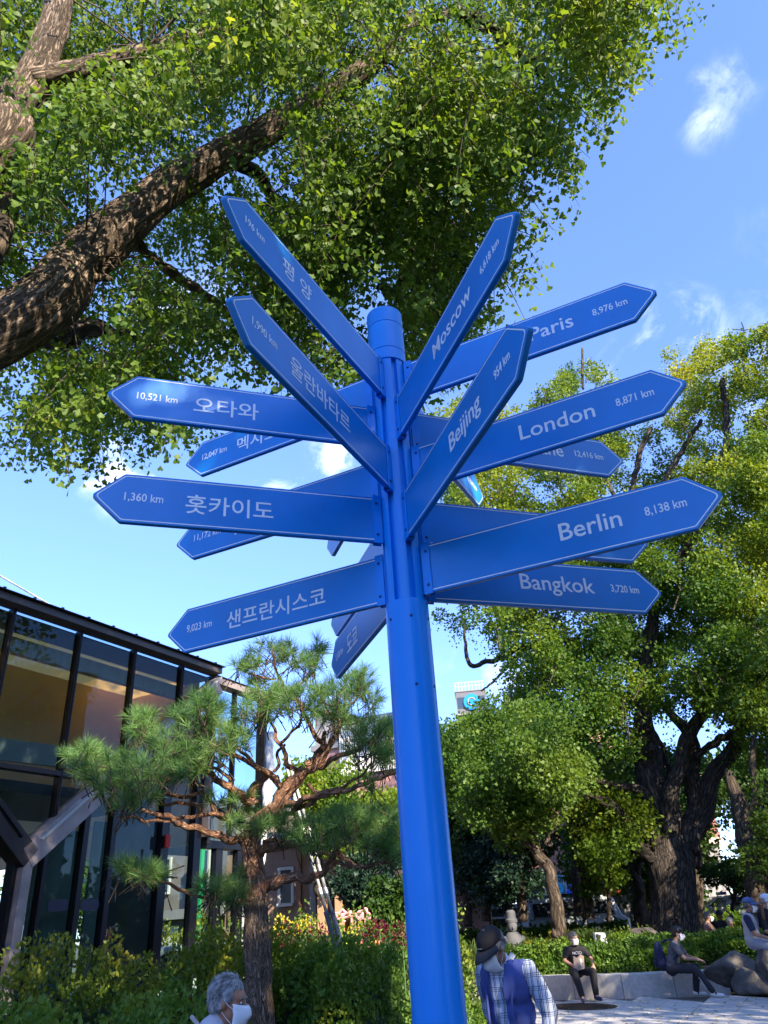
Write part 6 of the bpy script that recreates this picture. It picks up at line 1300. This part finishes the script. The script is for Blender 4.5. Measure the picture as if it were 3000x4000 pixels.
hair_dg = mat('hair_dark_grey', (.03, .028, .03), rough=.5, col2=(.12, .115, .12), vscale=30, stretch=(2.6, .8, .8))
# checked shirt: real woven pattern of dark and mid blue lines on pale cloth
def check_mat():
    m = bpy.data.materials.new('checked_cloth'); m.use_nodes = True; t = m.node_tree; b = t.nodes['Principled BSDF']; tcn = N(t, 'ShaderNodeTexCoord'); sx = N(t, 'ShaderNodeSeparateXYZ'); nzz = N(t, 'ShaderNodeTexNoise'); nzz.inputs['Scale'].default_value = 5
    ad_ = N(t, 'ShaderNodeVectorMath', operation='MULTIPLY_ADD'); t.links.new(tcn.outputs['Object'], nzz.inputs['Vector']); t.links.new(nzz.outputs['Color'], ad_.inputs[0]); ad_.inputs[1].default_value = (.035, .035, .03); t.links.new(tcn.outputs['Object'], ad_.inputs[2]); t.links.new(ad_.outputs[0], sx.inputs[0])
    def lines(sock, period, w, off):
        a = N(t, 'ShaderNodeMath', operation='ADD'); t.links.new(sock, a.inputs[0]); a.inputs[1].default_value = off + 10; q = N(t, 'ShaderNodeMath', operation='MODULO'); t.links.new(a.outputs[0], q.inputs[0]); q.inputs[1].default_value = period
        c = N(t, 'ShaderNodeMath', operation='LESS_THAN'); t.links.new(q.outputs[0], c.inputs[0]); c.inputs[1].default_value = w; return c.outputs[0]
    def mx(a, c): k = N(t, 'ShaderNodeMath', operation='MAXIMUM'); t.links.new(a, k.inputs[0]); t.links.new(c, k.inputs[1]); return k.outputs[0]
    xs = N(t, 'ShaderNodeMath', operation='MULTIPLY_ADD'); t.links.new(sx.outputs[1], xs.inputs[0]); xs.inputs[1].default_value = .55; t.links.new(sx.outputs[0], xs.inputs[2])
    v = lines(xs.outputs[0], .050, .0055, 0); v = mx(v, lines(xs.outputs[0], .050, .0045, .010)); v = mx(v, lines(xs.outputs[0], .100, .0035, .022)); h = lines(sx.outputs[2], .075, .0045, 0); h = mx(h, lines(sx.outputs[2], .075, .003, .011)); h = mx(h, lines(sx.outputs[2], .075, .003, .021))
    c1 = N(t, 'ShaderNodeMixRGB'); c1.inputs[1].default_value = (.56, .63, .78, 1); c1.inputs[2].default_value = (.11, .15, .27, 1); t.links.new(h, c1.inputs[0]); c2 = N(t, 'ShaderNodeMixRGB'); t.links.new(v, c2.inputs[0]); t.links.new(c1.outputs[0], c2.inputs[1]); c2.inputs[2].default_value = (.015, .02, .06, 1)
    t.links.new(c2.outputs[0], b.inputs['Base Color']); b.inputs['Roughness'].default_value = .9; return m
check = check_mat()
# sitting pose helper: faces +y, seat at z = sz
def sit(sz=.42, lean=.10, knee=(.16, .14), foot=(.45, .42), hw=None, neck_f=0.0):
    nk = sz + .52
    J = dict(pelvis=(0, 0, sz + .10), neck=(0, lean, nk), head=(0, lean + .05 + neck_f, nk + .155), shL=(-.185, lean - .01, nk - .055), shR=(.185, lean - .01, nk - .055),
             hipL=(-.09, .03, sz + .09), hipR=(.09, .03, sz + .09), knL=(-knee[0] - .03, .43, sz + .085), knR=(knee[1] + .03, .43, sz + .085), anL=(-knee[0], foot[0], .09), anR=(knee[1], foot[1], .09), toeL=(-knee[0] - .03, foot[0] + .13, .035), toeR=(knee[1] + .03, foot[1] + .13, .035))
    J.update(elL=(-.25, lean + .12, sz + .26), elR=(.25, lean + .12, sz + .26), wrL=(-.17, .38, sz + .21), wrR=(.17, .38, sz + .21))
    if hw: J.update(hw)
    return J
# man in black on the kerb: local +y faces the viewer-right (rz about 180 turns him to the camera)
J = sit(.41, .08, (.17, .15), (.50, .62)); J.update(elL=(-.30, .16, .70), wrL=(-.24, .42, .60), elR=(.27, .17, .70), wrR=(.15, .41, .60))
p = at_dist(2262, 3850, 18.55)
r1_, g, C, Mh = person('man sitting on the kerb in black t-shirt and black trousers, bare forearms on his knees', J, (p[0], p[1], 0), R_(186), blackc, blackc, shoe_navy, sleeve=.40, head=(-4, 0, 22),
    hands={'L': ((.05, .35, -.9), (-.1, 1, .3), .5), 'R': ((.1, .3, -.9), (0, 1, .3), .5)}, hair=hair_dg, hair_puff=1.04)
me, bb = text_mesh('shirt_print', 'NCSD', .075, mat('print_white', (.6, .6, .62), rough=.7), None, None, extr=.004)
o = bpy.data.objects.new('shirt_print', me); link(o, r1_); o.matrix_local = Matrix(((-1, 0, 0, .10), (0, -.08, .99, .222), (0, 1, .08, .80), (0, 0, 0, 1)))
pb = empty('paper_bag', 'tan paper bag with white letters resting on the lap of the man in black', 'bag', r1_.location + Vector((0, 0, 0)), r1_.rotation_euler.z)
tan = mat('bag_tan', (.36, .27, .22), rough=.8, var=.12, vscale=8, bump=.4, bscale=12); b = MB(); b.prism([(-.10, .54), (.13, .50), (.10, .78), (.02, .74), (-.06, .80), (-.12, .76)], .215, .265); b.build('bag_body', tan, pb, bevel=.008)
for ch, z in (('B', .66), ('L', .59)):
    me, bb = text_mesh('bag_letter', ch, .085, white_print, None, None, extr=.002, bold=.002); o = bpy.data.objects.new('bag_letter', me); link(o, pb); o.matrix_local = Matrix(((-1, 0, 0, -.02), (0, 0, 1, .268), (0, 1, 0, z), (0, 0, 0, 1)))
# man with backpack, in profile towards the right
J = sit(.40, .17, (.10, .12), (.34, .72), neck_f=.03); J.update(elL=(-.22, .30, .66), wrL=(-.07, .50, .63), elR=(.22, .32, .66), wrR=(.06, .54, .62), anR=(.14, .70, .09), knR=(.14, .45, .47), toeR=(.16, .84, .035))
p = at_dist(2640, 3850, 18.1)
r2_, g, C, Mh = person('man in grey t-shirt leaning forward on the kerb end, hands clasped, navy backpack on', J, (p[0], p[1], 0), R_(-118), greyc, charc, shoe_white, sleeve=.40, head=(-8, 0, 0),
    hands={'L': ((.35, .9, -.25), (-.3, .3, .9), .8), 'R': ((-.35, .9, -.25), (.3, .3, .9), .8)}, hair_style='fringe', hair_puff=1.13, glasses=True)
for s_ in (.20,): b = MB(); b.tube([(.205, .47, .40), (.19, .60, .14)], .006, 5); b.build('trouser_stripe', shoe_white, r2_)
for x0, y0, z0 in ((-.10, .38, .085), (.14, .74, .085)): b = MB(); b.box((x0, y0, z0 - .012), (.095, .03, .05)); b.build('shoe_stripe', navy, r2_, bevel=.01)
bk = empty('backpack', 'navy backpack worn by the man in the grey t-shirt', 'backpack', tuple(r2_.location), r2_.rotation_euler.z)
b = MB(); b.ell((0, -.19, .72), (.155, .10, .24)); b.ell((0, -.17, .58), (.16, .11, .14)); solid(b, 'pack', navy, bk, vox=.014, smooth_it=3)
b = MB(); b.ell((0, -.28, .60), (.12, .05, .10)); solid(b, 'pocket', navy, bk, vox=.012); b = MB(); b.box((-.145, -.24, .56), (.012, .06, .06)); b.build('patch', shoe_white, bk)
for k in (-1, 1): b = MB(); b.tube([(k * .10, -.10, .93), (k * .11, .05, .985), (k * .12, .20, .88), (k * .13, .20, .72), (k * .14, .02, .58)], [.018] * 5, 6); b.build('strap', navy, bk)
# man in grey vest on the boulder
J = sit(.82, .04, (.10, .12), (.40, .36)); 
for k in ('anL', 'anR', 'toeL', 'toeR'): J[k] = (J[k][0], J[k][1] + .25, J[k][2] + .22)
J.update(knL=(-.12, .46, .80), knR=(.12, .46, .80), elR=(.25, .10, 1.04), wrR=(.16, .42, .92), elL=(-.30, .20, 1.12), wrL=(-.12, .27, 1.40))
p = at_dist(2962, 3750, 16.9)
person('man in blue cap and light grey vest on the boulder, hand raised to his face', J, (p[0], p[1], 0.0), R_(-122), navy, greytr, shoe_navy, sleeve=.42, head=(-6, 0, 8), skin_m=skin_d, vest=vestg,
    hands={'L': ((.35, .1, .95), (-.8, .3, 0), .9), 'R': ((-.1, .9, -.35), (.1, .3, .9), .4)}, hair=hair_dg, cap=(mat('cap_blue', (.06, .10, .24), rough=.85), mat('cap_blue', (.06, .10, .24)), shoe_white), glasses=True)
J = dict(J); J.update(elR=(.28, .12, 1.02), wrR=(.2, .42, .95), elL=(-.28, .12, 1.02), wrL=(-.16, .42, .95))
p = at_dist(3040, 3750, 17.3)
person('man in white cap and black shirt cut off by the right picture edge', J, (p[0], p[1], 0.04), R_(-150), blackc, charc, shoe_navy, sleeve=.5, head=(-14, 0, 0), hair=hair_grey, cap=(mat('cap_white', (.55, .58, .66), rough=.85), shoe_white, navy), glasses=True)
# the four behind the hedge, sitting low on the far ledge
def far_sitter(px, py, d, rz, label, top, **kw):
    v = at_dist(px, py, d); J = sit(.42, .05); J.update(kw.pop('J', {})); base = v[2] - (.42 + .52 + .155 + .03)
    return person(label, J, (v[0], v[1], base), R_(rz), top, charc, shoe_navy, vox=.024, **kw)
far_sitter(2750, 3577, 24.4, -95, 'far seated person in a red and brown flowered shirt behind the hedge, face turned right', mat('flower_shirt', (.20, .04, .035), rough=.9, col2=(.42, .34, .26), vscale=18), hair=hair_dg, head=(0, 0, -10))
far_sitter(2803, 3570, 26.0, -170, 'far person in a black shirt behind the hedge, one arm lifted over the head', blackc, J=dict(elR=(.40, .12, 1.10), wrR=(.16, .22, 1.32), elL=(-.36, .12, 1.06), wrL=(-.12, .26, 1.20)), mask=False, skin_m=skin_d,
    cap=(mat('hat_dark', (.02, .02, .025), rough=.9), mat('hat_dark', (.02, .02, .025)), None))
far_sitter(2848, 3600, 24.2, 175, 'far person with a pale patterned hood low behind the hedge', mat('hood_cream', (.42, .38, .33), rough=.9, col2=(.3, .2, .15), vscale=40), mask=False, hair=mat('hood_cream', (.42, .38, .33)), hair_puff=1.15)
far_sitter(2896, 3572, 24.6, -100, 'far person in a cream cap and navy jacket with a white collar behind the hedge', navy, hair=hair_grey, cap=(mat('cap_cream', (.55, .50, .40), rough=.85), mat('cap_cream', (.55, .5, .4)), None))
# walking man, head bowed, checked shirt under an open blue vest
J = dict(pelvis=(0, 0, .92), neck=(0, .10, 1.385), head=(0.0, .20, 1.475), shL=(-.19, .05, 1.325), shR=(.19, .04, 1.325), elL=(-.27, -.03, 1.07), wrL=(-.24, .05, .82), elR=(.27, -.10, 1.08), wrR=(.22, -.20, .86),
         hipL=(-.09, 0, .90), hipR=(.09, 0, .90), knL=(-.10, .12, .50), knR=(.10, -.02, .48), anL=(-.10, .14, .10), anR=(.10, -.28, .12), toeL=(-.11, .29, .04), toeR=(.11, -.15, .05))
p = at_dist(1978, 3700, 6.0)
r3_, g, C, Mh = person('old man walking past with bowed head, black cap, blue vest and checked shirt', J, (p[0], p[1], 0.0), R_(143), check, charc, shoe_navy, sleeve=.86, head=(-36, 0, -14), skin_m=skin_d, vest=vestb, vox=.010,
    hands={'L': ((.05, .2, -1), (-1, 0, 0), .5), 'R': ((-.05, .1, -1), (1, -.3, 0), .6)}, hair=hair_grey, cap=(mat('cap_black', (.012, .011, .014), rough=.9, bump=.4, bscale=200, bdist=.001), mat('brim_charcoal', (.035, .036, .045), rough=.8), mat('badge_grey', (.3, .3, .3), rough=.6)), glasses=True, mask_shape='full', wrinkle=.014)
r3_.scale = (.93, .93, .955)
b = MB()
for k in (-1, 1): b.add([(k * .02, .165, 1.29), (k * .085, .120, 1.365), (k * .10, .05, 1.42), (k * .075, .075, 1.445), (k * .055, .125, 1.39)], [(0, 1, 2, 3, 4)])
o = b.build('shirt_collar', mat('collar_pale', (.5, .53, .62), rough=.9), r3_); o.modifiers.new('t', 'SOLIDIFY').thickness = .006
for k in (-1, 1): b = MB(); b.tube([(k * .105, .10, 1.395), (k * .115, .155, 1.30), (k * .10, .185, 1.15), (k * .10, .18, .98), (k * .11, .16, .84)], [.010, .014, .010, .010, .010], 6); b.build('vest_hem', vestb, r3_, smooth=True)
# grey haired man at the lower edge, in profile
J = dict(pelvis=(0, 0, .80), neck=(0, .13, 1.17), head=(0, .20, 1.275), shL=(-.17, .09, 1.115), shR=(.17, .09, 1.115), elL=(-.24, .10, .88), wrL=(-.2, .28, .72), elR=(.24, .10, .88), wrR=(.2, .28, .72),
         hipL=(-.09, 0, .78), hipR=(.09, 0, .78), knL=(-.10, .20, .44), knR=(.10, .05, .42), anL=(-.10, .10, .10), anR=(.10, -.20, .12), toeL=(-.11, .25, .04), toeR=(.11, -.06, .05))
p = at_dist(868, 3925, 4.9); 
r4_, g, C, Mh = person('grey-haired old man in profile at the lower picture edge, white mask and pale shirt', J, (p[0] - .14, p[1], 0), R_(-103), mat('pale_shirt', (.55, .54, .58), rough=.9, var=.06), charc, shoe_navy, sleeve=.45, head=(-6, 0, 4), skin_m=mat('skin_ruddy', (.40, .18, .10), rough=.5, var=.12, vscale=25), vox=.010, hair=hair_grey, hair_puff=.96)
r4_.scale = (.96, .96, 1.0)
b = MB(); b.tube([(.17, .14, 1.06), (.12, .08, 1.19), (.03, -.01, 1.22)], .012, 6); b.build('shirt_yoke', mat('yoke_beige', (.48, .42, .38), rough=.9), r4_)

# fallen ginkgo leaves on the paving
nf = 900; fx = rng.uniform(.5, 9, nf); fy = rng.uniform(8, 19.5, nf); ok = np.array([y < kerb_y(x) - .05 for x, y in zip(fx, fy)]); fx, fy = fx[ok], fy[ok]
fl = leaves('fallen_leaves', np.stack([fx, fy, np.full(len(fx), .008)], 1), np.concatenate([rng.normal(size=(len(fx), 2)), rng.normal(size=(len(fx), 1)) * .12], 1), .06, FAN, leaf_mat('fallen_leaf', [(0, (.20, .14, .03)), (1, (.45, .34, .05))], trans=.1), spin=rng.normal(size=len(fx)) * .15 + 0.0)
tag(fl, 'yellow fallen leaves scattered on the pale paving', 'leaves', kind='stuff')
